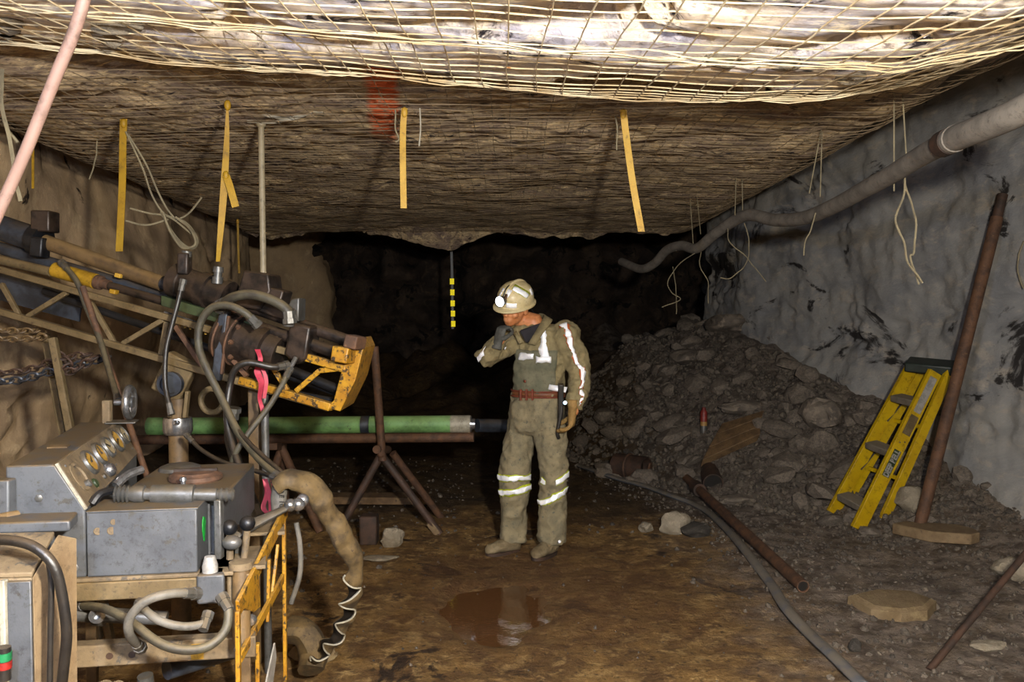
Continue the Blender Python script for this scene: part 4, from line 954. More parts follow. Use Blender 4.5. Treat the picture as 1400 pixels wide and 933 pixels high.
mo = cp_('motor', MB().lathe(c3(.0, -.02, -.36), (EX*.9+EZ*.25-EY*.3).normalized(), [(-.02, .03), (0, .055), (.06, .06), (.062, .05), (.10, .052), (.105, .03)], 20), 'console_tan')
cp_('pipe', MB().cyl(c3(.20, .1, -.32), c3(.38, .25, -.33), .03, 14), 'blue_steel')
cp_('pipe', MB().cyl(c3(.15, .02, -.30), c3(.17, .05, -.52), .022, 14), 'grey_metal')
# manifold with levers
mfo = MB().box(c3(.30, -.03, -.085), EX*.075, EY*.07, EZ*.085); mf = cp_('manifold', mfo, 'console', .006)
MB().lathe(c3(.335, .0, .0), EZ, [(0, .022), (.02, .022), (.03, .019), (.045, .015), (.048, .0)], 18).build('cone_cap', M['label_white'], mf)
cp_('bracket', MB().box(c3(.38, .02, -.16), EX*.05, EY*.05, EZ*.16), 'console_tan', .005)
cp_('pipe_stub', MB().cyl(c3(.42, .0, -.21), c3(.42, .02, -.0), .026, 16), 'brown_tube')
cp_('pipe_stub_top', MB().lathe(c3(.42, .02, -.0), EZ, [(0, .026), (0, .034), (.02, .034), (.022, .014)], 18), 'console_tan')
for (x, y, dx, h) in [(.385, .12, -.0, .085), (.425, .12, .012, .095)]:
    lv = cp_('lever', MB().cyl(c3(x, y, -.01), c3(x+dx, y, h), .011, 10), 'console_tan')
    MB().ball(c3(x+dx, y, h+.012), .024).build('lever_knob', M['black_steel'], lv)
cp_('plate', MB().box(c3(.33, .04, -.012), EX*.16, EY*.22, EZ*.012), 'console_tan', .003)
cp_('plate', MB().box(c3(.41, .30, .02), EX*.14, EY*.20, EZ*.012), 'console_tan', .003)
# big silver lever with ball ends
A, B, C_ = P(298, 748, 2.55), P(335, 722, 2.62), P(398, 692, 2.72)
lv = cp_('hand_lever', MB().tube([A, B, B.lerp(C_, .4), C_], [.032, .032, .022, .014], 12, flat=.6), 'grey_metal')
for q, r in [((397, 691, 2.71), .021), ((408, 690, 2.72), .022), ((414, 684, 2.74), .021)]: MB().ball(P(*q), r).build('lever_ball', M['bright'], lv)
MB().beam(P(330, 740, 2.6), P(330, 765, 2.6), .03, .03).build('lever_pivot', M['grey_metal'], lv)
MB().ball(P(317, 742, 2.5), (.03, .025, .022)).build('lever_boss', M['grey_metal'], lv)
# yellow guard frame
def gd(px, py): return P(px, py, 2.30+.55*(px-325)/65)
gq = [((325, 835), (325, 1000), .028, .012), ((325, 833), (391, 697), .05, .012), ((388, 700), (386, 1000), .028, .012), ((328, 900), (387, 790), .03, .012), ((352, 880), (352, 1000), .022, .012), ((368, 765), (366, 850), .02, .01), ((380, 745), (370, 830), .018, .01)]
for (a, b, w_, h_) in gq:
    A, B = gd(*a), gd(*b)
    if b[1] == 1000: B = V((A.x, A.y, .02))
    cp_('guard_bar', MB().beam(A, B, w_, h_, EX), 'yellow_frame', .002)
cp_('guard_plate', MB().prism([gd(330, 832), gd(352, 790), gd(354, 830), gd(345, 838)], V((.004, .004, 0))), 'yellow_frame')
cp_('guard_plate', MB().prism([gd(362, 935), gd(374, 880), gd(376, 900), gd(368, 960)], V((.004, .004, 0))), 'label_white')
cp_('guard_bolt', MB().lathe(gd(343, 848), -EY, [(0, .018), (.012, .016), (.02, .01)], 14), 'bright')
# hoses round the manifold
hose([(268, 812, 2.22), (235, 812, 2.15), (200, 822, 2.12), (178, 845, 2.12), (177, 868, 2.15), (192, 886, 2.25)], .012, 'hose_grey', 'pale hose looping from the manifold back to the lower rail')
hose([(304, 818, 2.2), (312, 835, 2.18), (308, 862, 2.16), (285, 884, 2.13), (250, 889, 2.12), (215, 878, 2.13), (175, 848, 2.2), (140, 832, 2.3), (105, 828, 2.4)], .012, 'hose', 'tan hose sagging in a wide bow above the lower rail')
hose([(284, 842, 2.2), (278, 853, 2.18), (250, 857, 2.15), (220, 850, 2.13), (200, 836, 2.15), (192, 826, 2.2)], .011, 'hose_grey', 'short pale hose under the manifold block')
hose([(405, 715, 2.85), (410, 745, 2.85), (410, 785, 2.86), (398, 825, 2.88)], .009, 'hose_grey', 'thin pale hose hanging below the silver lever', False)
# ------------------------------------------------------------------ grey post at the very edge, cable over it
gp = thing('machine_post', (P(45, 850, 2.05).x, 2.1, 0), 'grey steel machine post with tan side and black cable draped over', 'machine post')
A = P(44, 790, 2.02); zt = A.z
def g3(x, y, z): return V((A.x, A.y, 0))+V((1, .1, 0)).normalized()*x+V((-.25, 1, 0)).normalized()*y+V((0, 0, z))
MB().box(g3(-.16, 0, 0), g3(.16, 0, 0)-g3(0, 0, 0), g3(0, .16, 0)-g3(0, 0, 0), V((0, 0, zt))).build('column', M['console_tan'], gp, .006)
MB().box(g3(-.055, -.012, .0), g3(.055, 0, 0)-g3(0, 0, 0), g3(0, .012, 0)-g3(0, 0, 0), V((0, 0, zt-.005))).build('face_plate', M['console'], gp, .003)
MB().beam(g3(-.062, -.012, zt), g3(-.062, -.012, 0), .014, .02).build('edge_bar', M['white_band'], gp, .003)
MB().prism([g3(-.16, .0, zt), g3(.0, .0, zt), g3(.01, .16, zt+.06), g3(-.16, .16, zt+.06)], V((0, 0, .012))).build('cap_plate', M['console_tan'], gp, .003)
MB().prism([g3(.0, .0, zt), g3(.015, .17, zt+.06), g3(.06, .17, zt+.05), g3(.06, .12, 0), g3(.0, .0, 0)], V((.004, -.004, 0))).build('side_plate', M['wood_pale'], gp, .002)
MB().box(g3(-.16, .17, zt+.065), V((.20, .03, 0)), V((-.03, .10, 0)), V((0, 0, .03))).build('flange', M['console'], gp, .006)
MB().lathe(P(66, 738, 2.2), V((0, -.3, 1)), [(0, .016), (.012, .016), (.016, .009)], 8).build('bolt', M['grey_metal'], gp)
MB().beam(P(5, 655, 2.3), P(5, 740, 2.3), .05, .04).build('bracket', M['console'], gp, .005)
MB().tube(PL([(-10, 712, 2.25), (12, 708, 2.25), (24, 706, 2.27)]), .016, 10).build('pipe_stub', M['brown_tube'], gp)
MB().tube(PL([(5, 885, 1.95), (5, 930, 1.95)]), .016, 10).build('cable_end', M['hose_dark'], gp)
MB().tube(PL([(5, 892, 1.95), (5, 903, 1.95)]), .0175, 12).build('tape_band', M['green_tape'], gp, label='green tape band')
MB().tube(PL([(5, 904, 1.95), (5, 914, 1.95)]), .0178, 12).build('tape_band', M['red_tape'], gp, label='red tape band')
hose([(-15, 738, 1.98), (20, 740, 1.96), (50, 750, 1.95), (74, 775, 1.95), (85, 815, 1.96), (91, 865, 1.97), (88, 905, 1.98), (82, 960, 2.0)], .0125, 'hose_dark', 'black cable arching over the grey machine post', False, 'cable', 'cable')
hose([(66, 765, 1.99), (70, 800, 1.985), (69, 860, 1.985), (68, 950, 1.985)], .007, 'hose_dark', 'thin grey cable running straight down the machine post', False, 'cable', 'cable')
# ------------------------------------------------------------------ torn hose sleeve hanging off the console
sl = thing('torn_sleeve', P(430, 700, 3.0), 'torn tan hose sleeve hanging in ragged scallops beside the guard frame', 'hose sleeve')
cl = catmull(PL([(384, 668, 2.95), (396, 660, 2.95), (425, 672, 3.0), (447, 705, 3.05), (466, 740, 3.1), (478, 770, 3.15), (476, 800, 3.2), (472, 830, 3.25), (462, 858, 3.3), (445, 882, 3.35), (430, 896, 3.4)]), 8)
def slv(u, k, rr=1.0):
    i = u*(len(cl)-1); j = min(int(i), len(cl)-2); p = cl[j].lerp(cl[j+1], i-j); t = (cl[j+1]-cl[j]).normalized()
    s_, b_ = frame(t, (0, -1, 0)); r = .050*(1-.25*sm((u-.55)/.3))
    lo = 1.25+1.7*sm((u-.42)/.2)*(.5+.5*math.sin(u*56)); hi = 5.3-.6*sm((u-.45)/.2)*(.5+.5*math.sin(u*58+.8))
    a = lo+(hi-lo)*k
    return p+(s_*math.cos(a)*1.0+b_*math.sin(a))*r*rr*(1+.10*math.sin(u*62)*sm((u-.5)/.2)+.30*noise.noise(p*11+V((a*.8, 0, 0)))+.12*noise.noise(p*30))
for nm, m, rr in (('sleeve', 'curtain', 1.0), ('lining', 'curtain_dark', .92)):
    ob = MB().grid(lambda k, u: slv(u, k, rr), lsp(0, 1, 16), lsp(0, 1, 150)).build(nm, M[m], sl, ang=180)
    sd = ob.modifiers.new('solid', 'SOLIDIFY'); sd.thickness = .004
he = MB().tube(PL([(382, 700, 2.95), (381, 680, 2.95), (384, 658, 2.97)]), .028, 14); hn = he.build('hose_end', M['hose_grey'], sl)
fc = bpy.data.curves.new('lettering', 'FONT'); fc.body = 'SAE 100'; fc.size = .026; fc.extrude = .0006; fc.align_x = 'CENTER'
fo = bpy.data.objects.new('tmpf', fc); COL.objects.link(fo); me = bpy.data.meshes.new_from_object(fo.evaluated_get(bpy.context.evaluated_depsgraph_get())); bpy.data.objects.remove(fo)
lt = bpy.data.objects.new('lettering', me); me.materials.append(M['needle']); COL.objects.link(lt); lt.parent = sl
lt.location = P(382, 682, 2.918)-sl.location; lt.rotation_euler = (math.pi/2, math.pi/2, 0)
MB().tube([slv(u, 0, 1.02) for u in lsp(.52, 1, 110)], .0035, 6).build('sleeve_edge', M['white_band'], sl)
lump = MB().tube(catmull(PL([(392, 860, 3.5), (415, 868, 3.5), (428, 890, 3.5), (425, 915, 3.45)]), 5), [.06]*16, 10).jitter(.02, 9)
lump.v = [V((v.x, v.y, v.z)) for v in lump.v]
solid('rubber_hose', lump, M['curtain'], 'stub of fat muddy hose lying at the foot of the yellow guard frame', 'hose')
# ------------------------------------------------------------------ core tubes on their pipe stands
ty = 6.15
gt = thing('green_tube', (P(430, 581, ty).x, ty, P(430, 581, ty).z), 'long green core tube with white banded end resting on pipe stands', 'tube')
MB().cyl(P(205, 583, ty+.1), P(618, 580, ty), .063, 28).build('tube_body', M['green_tube'], gt)
MB().cyl(P(616, 580, ty), P(643, 580, ty), .0645, 28).build('end_band', M['white_band'], gt, label='dirty white end band')
MB().lathe(P(643, 580, ty), V((1, 0, 0)), [(0, .06), (.01, .06), (.01, .04), (.035, .04), (.035, .0)], 24).build('end_cap', M['bright'], gt)
for x in (499, 320): MB().cyl(P(x-5, 580.6, ty), P(x+6, 580.6, ty), .0645, 28).build('dark_band', M['blue_steel'], gt, label='dark blue band')
MB().cyl(P(203, 583, ty+.1), P(222, 583, ty+.1), .066, 28).build('collar', M['green_tube'], gt)
gr = MB().cyl(P(652, 582, ty+.05), P(735, 583, ty+.3), .05, 22)
solid('core_tube', gr, M['blue_steel'], 'dark steel core tube continuing behind the miner from the green tube', 'tube')
bp = MB().cyl(P(185, 602, ty+.12), P(648, 598, ty), .036, 20); solid('steel_pipe', bp, M['rust'], 'brown rusty pipe lying under the long green tube', 'pipe')
def gl(px, py, Y): q = P(px, py, Y); return V((q.x, q.y, floor_z(q.x, q.y)))
s1 = thing('pipe_stand', gl(522, 720, 6.15), 'rusty tripod pipe stand with tall upright holding the green tube', 'pipe stand')
ap = P(521, 622, 6.08)
MB().pipe(P(523, 630, 6.03), P(512, 474, 6.03), .029, .022).build('upright', M['rust'], s1)
for (x, y, Y) in [(462, 722, 6.0), (602, 733, 6.0)]: MB().cyl(gl(x, y, Y), ap, .028, 14).build('leg', M['rust_dark'], s1)
MB().cyl(gl(603, 715, 6.5), P(537, 620, 6.2), .028, 14).build('leg', M['rust'], s1)
MB().cyl(P(515, 615, 5.98), P(530, 615, 6.3), .03, 14).build('cross_pin', M['rust'], s1)
MB().lathe(P(522, 620, 6.03), V((0, -1, 0)), [(0, .03), (.03, .028), (.04, .015)], 12).build('nut', M['rust'], s1)
MB().beam(gl(600, 738, 6.0), gl(588, 725, 6.02)+V((0, 0, .08)), .06, .05).build('foot', M['wood_pale'], s1, .006, label='pale wooden foot block')
s2 = thing('pipe_stand', gl(385, 720, 6.2), 'second rusty pipe stand, half hidden behind the drill hoses', 'pipe stand')
for (x, y, Y) in [(438, 738, 6.0), (350, 735, 6.2), (392, 722, 6.6)]: MB().cyl(gl(x, y, Y), P(385, 612, 6.2), .03, 14).build('leg', M['rust'], s2)
MB().beam(P(372, 611, 6.0), P(386, 611, 6.35), .07, .05).build('saddle', M['rust'], s2, .006)
pk = MB().beam(gl(405, 690, 6.9)+V((0, 0, .05)), gl(585, 690, 6.9)+V((0, 0, .05)), .18, .06).jitter(.01, 6); solid('plank', pk, M['wood'], 'dark plank lying on the floor behind the pipe stands', 'plank', bev=.006)
wb = MB().beam(gl(505, 745, 5.75), gl(505, 745, 5.75)+V((0, 0, .2)), .12, .12); solid('block', wb, M['rust_dark'], 'dark square block standing under the pipe stand', 'block', bev=.012)
# ------------------------------------------------------------------ ladder against the wall
LB, RB = GF(1138, 702), GF(1172, 724)
LT, RT = P(1246, 503, LB.y+.12), P(1278, 509, RB.y+.14)
lad = thing('stepladder', (LB+RB)/2, 'yellow fibreglass stepladder folded and leaning on the grey wall', 'ladder')
def rail(A, B, w_, name, m='ladder_yellow'):
    a, b = frame(B-A, V((.25, -1, .1))); L = B-A
    mb = MB()
    prof = [(-.5, -.5), (.5, -.5), (.5, .5), (.34, .5), (.34, -.3), (-.34, -.3), (-.34, .5), (-.5, .5)]
    r0 = [A+a*(x*w_)+b*(-y*.035) for x, y in prof]; mb.loft([r0, [q+L for q in r0]])
    return mb.build(name, M[m], lad, .002)
rl, rr_ = rail(LB, LT, .095, 'rail'), rail(RB, RT, .105, 'rail')
off = V((.19, .07, .0)); rail(RB+off+V((.01, 0, 0)), RT+off*.72, .07, 'rear_rail'); rail(LB+off*.6+V((0, .05, 0)), LT+off*.6, .07, 'rear_rail')
for t in (.13, .48, .80):
    A, B = LB.lerp(LT, t), RB.lerp(RT, t); A += (RB-LB)*.05; MB().beam(A+V((-.02, -.03, .0)), B+V((.0, .02, .0)), .11, .05, V((0, -.5, 1))).build('tread', M['tread'], lad, .006)
for t in (.3, .63):
    A, B = LB.lerp(LT, t), RB.lerp(RT, t); MB().beam(A+off*.6, B+off, .02, .03).build('rear_rung', M['ladder_yellow'], lad, .003)
    MB().beam(A+V((.03, -.02, 0)), LB.lerp(LT, t+.12)+off*.5, .016, .006).build('spreader', M['grey_metal'], lad, .002)
MB().beam(LT+V((-.04, -.01, .03)), RT+off*.75+V((.07, .02, .02)), .19, .075, V((0, -.3, 1))).build('top_cap', M['ladder_cap'], lad, .012)
ra = (RT-RB).normalized(); a, b = frame(RT-RB, V((.25, -1, .1)))
fn = b if b.y < 0 else -b
def plate(t0, t1, w_, m, name, o_=.020, lab=None):
    p0, p1 = RB.lerp(RT, t0), RB.lerp(RT, t1); return MB().beam(p0+fn*o_, p1+fn*o_, w_, .003, fn).build(name, M[m], lad, label=lab)
plate(.74, .965, .062, 'label_white', 'label', lab='pale worn paper label')
plate(.60, .72, .07, 'muddy_yellow', 'label', lab='faded yellow warning label')
plate(.335, .50, .060, 'label_green', 'label', lab='dark green label with pale block letters')
for wd, t in (('DEEP', .374), ('BELL', .461)):
    fc = bpy.data.curves.new('lettering', 'FONT'); fc.body = wd; fc.size = .066; fc.extrude = .001; fc.align_x = 'CENTER'; fc.align_y = 'CENTER'; fc.offset = .003
    fo = bpy.data.objects.new('tmpf', fc); COL.objects.link(fo); me = bpy.data.meshes.new_from_object(fo.evaluated_get(bpy.context.evaluated_depsgraph_get())); bpy.data.objects.remove(fo)
    xs_, xe = min(v.co.x for v in me.vertices), max(v.co.x for v in me.vertices); k = .10/(xe-xs_)
    for v in me.vertices: v.co.x *= k
    lt = bpy.data.objects.new('lettering', me); me.materials.append(M['label_white']); COL.objects.link(lt); lt.parent = lad
    X = ra; Z = fn; Yv = Z.cross(X)
    lt.matrix_local = Matrix.Translation(RB.lerp(RT, t)+fn*.0235-lad.location) @ Matrix((X, Yv, Z)).transposed().to_4x4()
for t in (.545, .56): MB().ball(RB.lerp(RT, t)+fn*.02+a*(.02 if t > .55 else -.015), .006).build('rivet', M['grey_metal'], lad)
# ------------------------------------------------------------------ pipes, bars, hose and timber on the right
A = GF(1257, 722); B = WF(1371, 266, .07); ax = B-A
lp = thing('steel_pipe', A, 'rusty steel pipe leaning upright on the grey wall beside the ladder', 'pipe')
MB().pipe(A, A+ax*.93, .042, .034).build('pipe_body', M['rust'], lp)
MB().pipe(A+ax*.925, B, .035, .028).build('pipe_tip', M['rust_dark'], lp, label='darker narrow tip')
ba = GF(1225, 728); bb = GF(1335, 742); up = V((0, 0, 1)); d = (bb-ba).normalized(); sd_ = up.cross(d)
mb = MB().prism([ba+sd_*.10+d*.02, ba-sd_*.06, ba-sd_*.16+d*.3, bb-sd_*.10, bb+d*.02, bb+sd_*.10-d*.05, ba+sd_*.17+d*.35], up*.07).jitter(.012, 7)
solid('wood_slab', mb, M['wood_pale'], 'cracked tan timber slab under the leaning steel pipe', 'timber', bev=.008)
A = GF(1270, 917); B = P(1415, 742, A.y+.45); mb = MB().cyl(A, B, .0165, 12); solid('steel_bar', mb, M['rust_dark'], 'thin dark steel bar leaning in from the wall across pale rocks', 'bar')
A = GF(1098, 812); B = GF(938, 660); A.z += .04; B.z += .045
mb = MB().pipe(A, B, .036, .029); t = thing('steel_pipe', (A.x, A.y, A.z-.04), 'long rusty pipe lying along the floor beside the grey hose', 'pipe')
mb.build('pipe_body', M['rust'], t); MB().lathe(B.lerp(A, .12), (A-B), [(0, .036), (0, .055), (.16, .055), (.16, .036)], 20).build('coupling', M['rust_dark'], t)
MB().cyl(A.lerp(B, .004), A.lerp(B, .01), .029, 16).build('bore_shade', M['needle'], t)  # black disc in the mouth, shade of the hollow given as colour
A = GF(975, 676); A.z += .09
mb = MB().pipe(A, A+V((.12, .9, .12)), .088, .078, 26); t = thing('steel_pipe', (A.x, A.y, A.z-.09), 'short wide pipe in the rubble with its black open end showing', 'pipe')
mb.build('pipe_body', M['rust_dark'], t); MB().cyl(A+V((.01, .06, .01)), A+V((.012, .07, .012)), .079, 20).build('bore_shade', M['needle'], t)  # black disc just inside stands in for the darkness of the pipe
A = GF(842, 652); A.z += .11; B = GF(884, 656); B.z += .10
t = thing('steel_drum', (A.x, A.y, A.z-.1), 'dented dark drum with broken end lying by the grey hose', 'drum')
MB().pipe(A, B, .12, .105, 26).jitter(.02, 8).build('shell', M['rust_dark'], t); MB().cyl(A.lerp(B, .7), A.lerp(B, .72), .107, 20).build('inner_shade', M['needle'], t)  # black disc in the open shell, its inner shade put in as colour
MB().torus(A.lerp(B, .45), B-A, .122, .012, 26, 6).build('rim', M['rust'], t)
MB().beam(B+V((0, -.03, -.08)), B+V((.03, -.05, .07)), .05, .02).build('flap', M['rust'], t, .004)
hp_ = [(792, 640), (820, 650), (850, 660), (880, 668), (912, 680), (945, 692), (970, 706), (1000, 735), (1030, 772), (1055, 806), (1075, 838), (1105, 872), (1140, 905), (1180, 945)]
q = []
for i, (x, y) in enumerate(hp_): p = GF(x, y); p.z = floor_z(p.x, p.y)+.022; q.append(p)
q = catmull(q, 8)
mb = MB().tube(q, .032, 12, flat=.6); t = thing('discharge_hose', q[0], 'flattened blue grey hose snaking along the floor to the bottom edge', 'hose'); mb.build('hose_body', M['hose_flat'], t)
# weathered board on the heap
cs = [GF(*p_) for p_ in ((958, 642), (985, 590), (1042, 574), (1036, 606))]
cs = [c+V((0, -.05, .09)) for c in cs]
mb = MB()
for k in range(3):
    f0, f1 = k/3+.01, (k+1)/3-.01
    l0, l1 = cs[0].lerp(cs[1], f0), cs[0].lerp(cs[1], f1); r0, r1 = cs[3].lerp(cs[2], f0), cs[3].lerp(cs[2], f1)
    if k == 0: t = thing('timber_board', (cs[0].x, cs[0].y, cs[0].z-.05), 'weathered brown timber boards lying on the rubble heap', 'boards')
    MB().prism([l0, l1, r1, r0], V((0, .05, -.07))).jitter(.02, 4).build('plank', M['wood'], t, .006)
A = GF(962, 592); t = thing('spray_can', A, 'small red and yellow can standing in the rubble', 'can')
MB().cyl(A, A+V((0, 0, .07)), .033, 16).build('base', M['grey_metal'], t); MB().cyl(A+V((0, 0, .07)), A+V((0, 0, .11)), .034, 16).build('band', M['can_yellow'], t, label='yellow band')
MB().lathe(A+V((0, 0, .11)), V((0, 0, 1)), [(0, .034), (.09, .034), (.11, .02), (.135, .016), (.14, .0)], 16).build('top', M['can_red'], t, label='red top')
# ------------------------------------------------------------------ grey service pipe hung from the roof
vp = [(1440, 128, 2.7), (1395, 152, 2.85), (1350, 172, 3.05), (1300, 192, 3.35), (1260, 213, 3.7), (1220, 238, 4.05), (1180, 260, 4.45), (1140, 282, 4.9), (1100, 298, 5.35), (1060, 301, 5.8), (1025, 294, 6.2), (1000, 304, 6.5), (975, 322, 6.8), (952, 340, 7.1), (932, 336, 7.4), (912, 342, 7.7), (895, 360, 8.0), (876, 368, 8.3), (850, 358, 8.8)]
q = catmull(PL(vp), 6); t = thing('service_pipe', q[0], 'dusty grey service pipe slung in bends from the roof beside the wall', 'pipe')
mb = MB().tube(q[:19], [.050]*19, 16); mb.build('pipe_section', M['vent_pipe'], t); MB().tube(q[18:], [.046-.006*i/len(q) for i in range(len(q)-18)], 16).build('pipe_section', M['vent_pipe'], t)
d = (q[20]-q[17]).normalized(); MB().lathe(q[17], d, [(0, .045), (.01, .054), (.04, .054), (.05, .045)], 18).build('coupling', M['vent_pipe'], t); MB().lathe(q[17]+d*.055, d, [(0, .05), (0, .054), (.09, .054), (.09, .05)], 18).build('coupling_band', M['rust_dark'], t)
def strand(pts, r, m, label, name='hanging_wire', cat='wire', jig=.006):
    p = catmull(pts, 6); p = [v+noise.noise_vector(v*14)*jig for v in p]
    return solid(name, MB().tube(p, r, 6), M[m], label, cat)
def hangw(px0, py0, px1, py1, Y, lab, r=.0035, m='string', mid=(), top=None):
    a = P(px0, py0, Y); return strand([a]+[P(x, y, Y) for x, y in mid]+[P(px1, py1, Y)], r, m, lab)
hangw(1222, 128, 1222, 262, 4.1, 'hanger wire dropping straight to the service pipe, thicker of a pair')
hangw(1233, 126, 1240, 222, 4.12, 'hanger wire beside the thicker one, ending at the pipe top')
hangw(1236, 230, 1256, 388, 4.05, 'long pale wire tail hanging loose below the service pipe, outer one', .005, 'string', [(1240, 262), (1252, 300), (1249, 345), (1244, 352)])
hangw(1237, 232, 1262, 387, 4.0, 'long pale wire tail hanging loose below the service pipe, bowed one', .005, 'string', [(1236, 265), (1225, 298), (1235, 330), (1242, 360)])
hangw(1127, 150, 1106, 265, 5.0, 'thin wire slanting from roof to service pipe')
hangw(1124, 180, 1121, 270, 5.0, 'faint straight wire behind the slanting one')
hangw(1115, 292, 1099, 350, 5.05, 'short wire tail below the middle of the pipe', .004, 'string', [(1108, 315), (1101, 330)])
hangw(1008, 195, 1005, 295, 6.3, 'thin hanger wire at the bend of the service pipe'); hangw(1014, 195, 1015, 295, 6.3, 'twin hanger wire at the bend of the service pipe')
hangw(995, 312, 1047, 385, 6.4, 'looped wire tail slanting out from the pipe bend', .004, 'string', [(997, 330), (1020, 352)])
hangw(1018, 305, 985, 380, 6.4, 'curling wire tail crossing under the pipe bend', .004, 'string', [(1024, 330), (1020, 360), (1000, 380)])
hangw(957, 342, 905, 420, 7.1, 'long curling wire below the far end of the pipe', .004, 'string', [(930, 360), (913, 385), (918, 400), (930, 410)])
hangw(958, 342, 968, 415, 7.1, 'kinked wire tail hanging near the dark opening', .004, 'string', [(957, 365), (968, 385)])
hangw(920, 365, 925, 430, 7.6, 'short dark wire hanging past the lip of the roof', .004, 'string', [(924, 395)])
hangw(941, 235, 948, 335, 7.2, 'faint hanger wire at the far end of the pipe'); hangw(950, 240, 958, 320, 7.2, 'twin faint hanger wire at the far end of the pipe')
hangw(1400, 330, 1400, 395, WF(1400, 340, .03).y, 'pale wire loop at the very edge beside the wall', .005, 'string', [(1393, 350), (1392, 375)])
# ------------------------------------------------------------------ flagging straps, strings and conduit hung from the roof
def strap(pts, w_, m, label, twist=0., knot=None, name='hanging_strap'):
    a = RF(*pts[0]); Y = a.y; p = catmull([a]+[P(x, y, Y-.02*i) for i, (x, y) in enumerate(pts[1:])], 8)
    t = thing(name, a, label, 'strap')
    MB().ribbon(p, lambda u: V((w_*(math.cos(twist*(u-.6)*2) if twist else 1), w_*.4*math.sin(twist*3*u), 0)), .003).build('webbing', M[m], t)
    MB().ball(a+V((0, 0, -.02)), (.016, .016, .026)).build('knot', M[m], t)
    if knot: k = P(*knot, Y-.03); MB().ribbon([k, k+V((.02, -.01, -.05)), k+V((.05, -.02, -.15))], V((.03, .01, .01)), .003).build('loose_end', M[m], t); MB().ball(k, (.014, .014, .022)).build('knot', M[m], t)
    return t
strap([(169, 163), (168, 200), (167, 260), (163, 344)], .036, 'strap_yellow', 'broad yellow strap hanging straight above the brown feed tube')
strap([(311, 138), (310, 190), (307, 245), (303, 300), (298, 358)], .030, 'strap_yellow', 'yellow strap with a knotted tail above the drill motor', 1.1, (309, 240))
strap([(553, 148), (551, 180), (551, 230), (552, 285)], .030, 'strap_pale', 'pale yellow strap beside the orange painted stripe')
strap([(852, 150), (856, 185), (865, 250), (877, 317)], .034, 'strap_pale', 'pale yellow strap slanting towards the service pipe')
strap([(45, 185), (45, 215), (45, 258)], .014, 'strap_yellow', 'thin yellow strap in the corner behind the pink hose')
strap([(325, 300), (326, 345), (327, 374)], .02, 'strap_pale', 'short frayed strap hanging low behind the drill motor')
a = RF(357, 168); Y = a.y
cq = thing('conduit', a, 'white plastic conduit hanging from a bent cable on the brown roof', 'conduit')
MB().cyl(P(357, 172, Y), P(360, 374, Y-.05), .016, 14).build('tube', M['pvc'], cq); MB().ball(P(357, 170, Y), (.026, .026, .022)).build('knot', M['pvc'], cq)
for pts in ([(338, 166), (375, 167), (410, 160), (430, 150)], [(320, 143), (345, 150), (385, 162), (412, 158), (432, 152)], [(230, 146), (290, 140), (330, 146), (370, 160)]):
    MB().tube(catmull([P(x, y, Y-.02) for x, y in pts], 6), .008, 8).build('cable', M['string_white'], cq)
MB().beam(P(428, 153, Y-.02), P(443, 154, Y-.02), .045, .03).build('cable_end', M['pvc'], cq, .006)
strand([RF(574, 148), P(575, 175, RF(574, 148).y), P(573, 200, RF(574, 148).y)], .004, 'string_white', 'short white string beside the pale yellow strap', 'hanging_string', 'string', 0)
yy = RF(548, 150).y; strand([P(541, 150, yy), P(540, 175, yy), P(546, 190, yy), P(541, 194, yy)], .004, 'string', 'looped grey string by the orange painted stripe', 'hanging_string', 'string')
yy = RF(842, 160).y; strand([P(842, 158, yy), P(844, 180, yy), P(843, 205, yy)], .004, 'string', 'thin grey string beside the slanting strap', 'hanging_string', 'string')
yy = RF(133, 190).y; strand([RF(133, 190), P(130, 220, yy), P(122, 245, yy)], .004, 'string', 'kinked wire in front of the dark gap above the tan wall', 'hanging_wire')
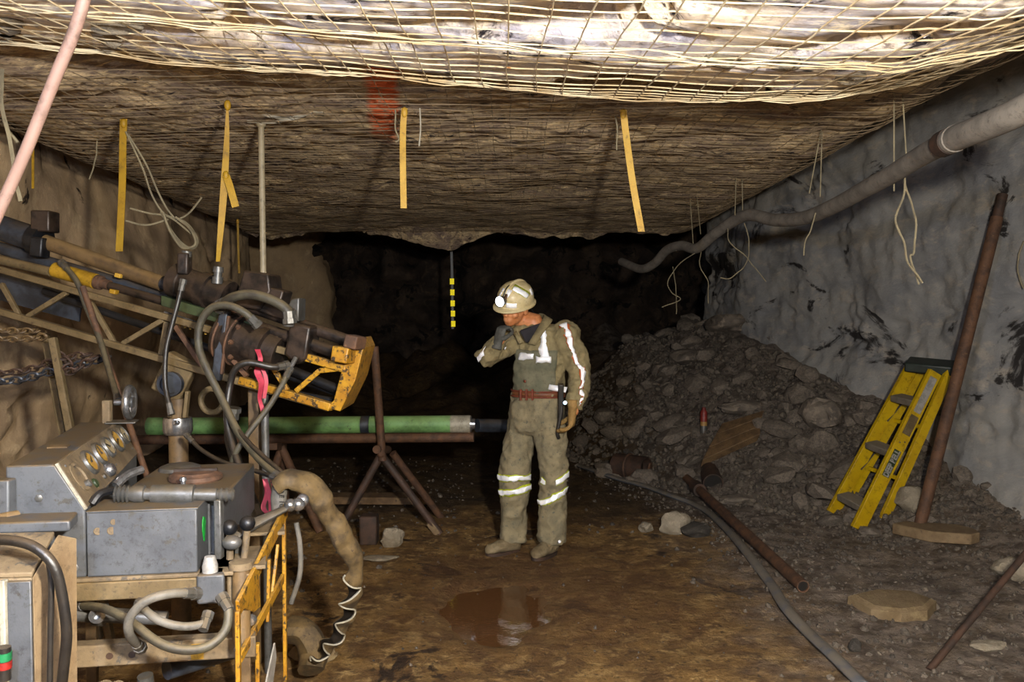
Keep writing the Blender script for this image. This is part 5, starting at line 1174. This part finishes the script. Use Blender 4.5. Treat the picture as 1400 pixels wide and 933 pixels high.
# coil of wire
cw = thing('wire_coil', P(250, 320, 4.3), 'coil of grey wire hung from the roof above the drill motor', 'wire coil')
for pts in ([(176, 185), (200, 225), (215, 260), (228, 285), (240, 300)], [(172, 180), (195, 230), (207, 265), (222, 290), (236, 298)], [(178, 285), (205, 292), (232, 297), (262, 320)], [(172, 302), (200, 308), (230, 300)], [(276, 270), (258, 292), (240, 302)]):
    MB().tube(catmull([P(x, y, 4.3) for x, y in pts], 6), .005, 6).build('wire_tail', M['string'], cw)
for k in range(4):
    pts = [(220+k, 290), (232, 312+k), (248, 332+k*2), (264, 340-k), (270-k, 328), (258, 308+k), (240, 297)]
    MB().tube(catmull([P(x, y, 4.3-.012*k) for x, y in pts], 6), .006, 6).build('wire_turn', M['string'], cw)
# pale pink hose close to the lens side, hanging across the corner
q = catmull(PL([(124, -40, 1.84), (112, 10, 1.86), (97, 55, 1.88), (78, 100, 1.9), (58, 150, 1.92), (36, 205, 1.94), (14, 255, 1.96), (-18, 325, 1.98)]), 6)
solid('air_hose', MB().tube(q, .0135, 14), M['pink_hose'], 'pale pink hose slanting down across the roof corner', 'hose')
strand([P(3, 95, 3.2), P(2, 140, 3.2), P(12, 190, 3.2), P(20, 240, 3.2), P(28, 275, 3.2)], .008, 'string', 'grey cable hanging down the far corner behind the pink hose', 'hanging_cable', 'cable')
strand([P(-4, 120, 3.25), P(8, 170, 3.25), P(24, 195, 3.25)], .006, 'string', 'short grey cable crossing in the roof corner', 'hanging_cable', 'cable')
# reflective hanging marker far back
mk = thing('hanging_marker', P(618, 370, 10.4), 'dark hanging strip with five yellow reflective blocks deep in the tunnel', 'marker')
MB().ribbon(PL([(617, 335, 10.4), (618, 372, 10.4), (619, 450, 10.4)]), V((.03, 0, 0)), .004).build('strip', M['hose_dark'], mk)
for y in (385, 400, 415, 429, 443): MB().beam(P(618+(y-385)*.03, y-4, 10.39), P(618+(y-385)*.03, y+4, 10.39), .052, .008).build('reflector', M['reflect_yellow'], mk)
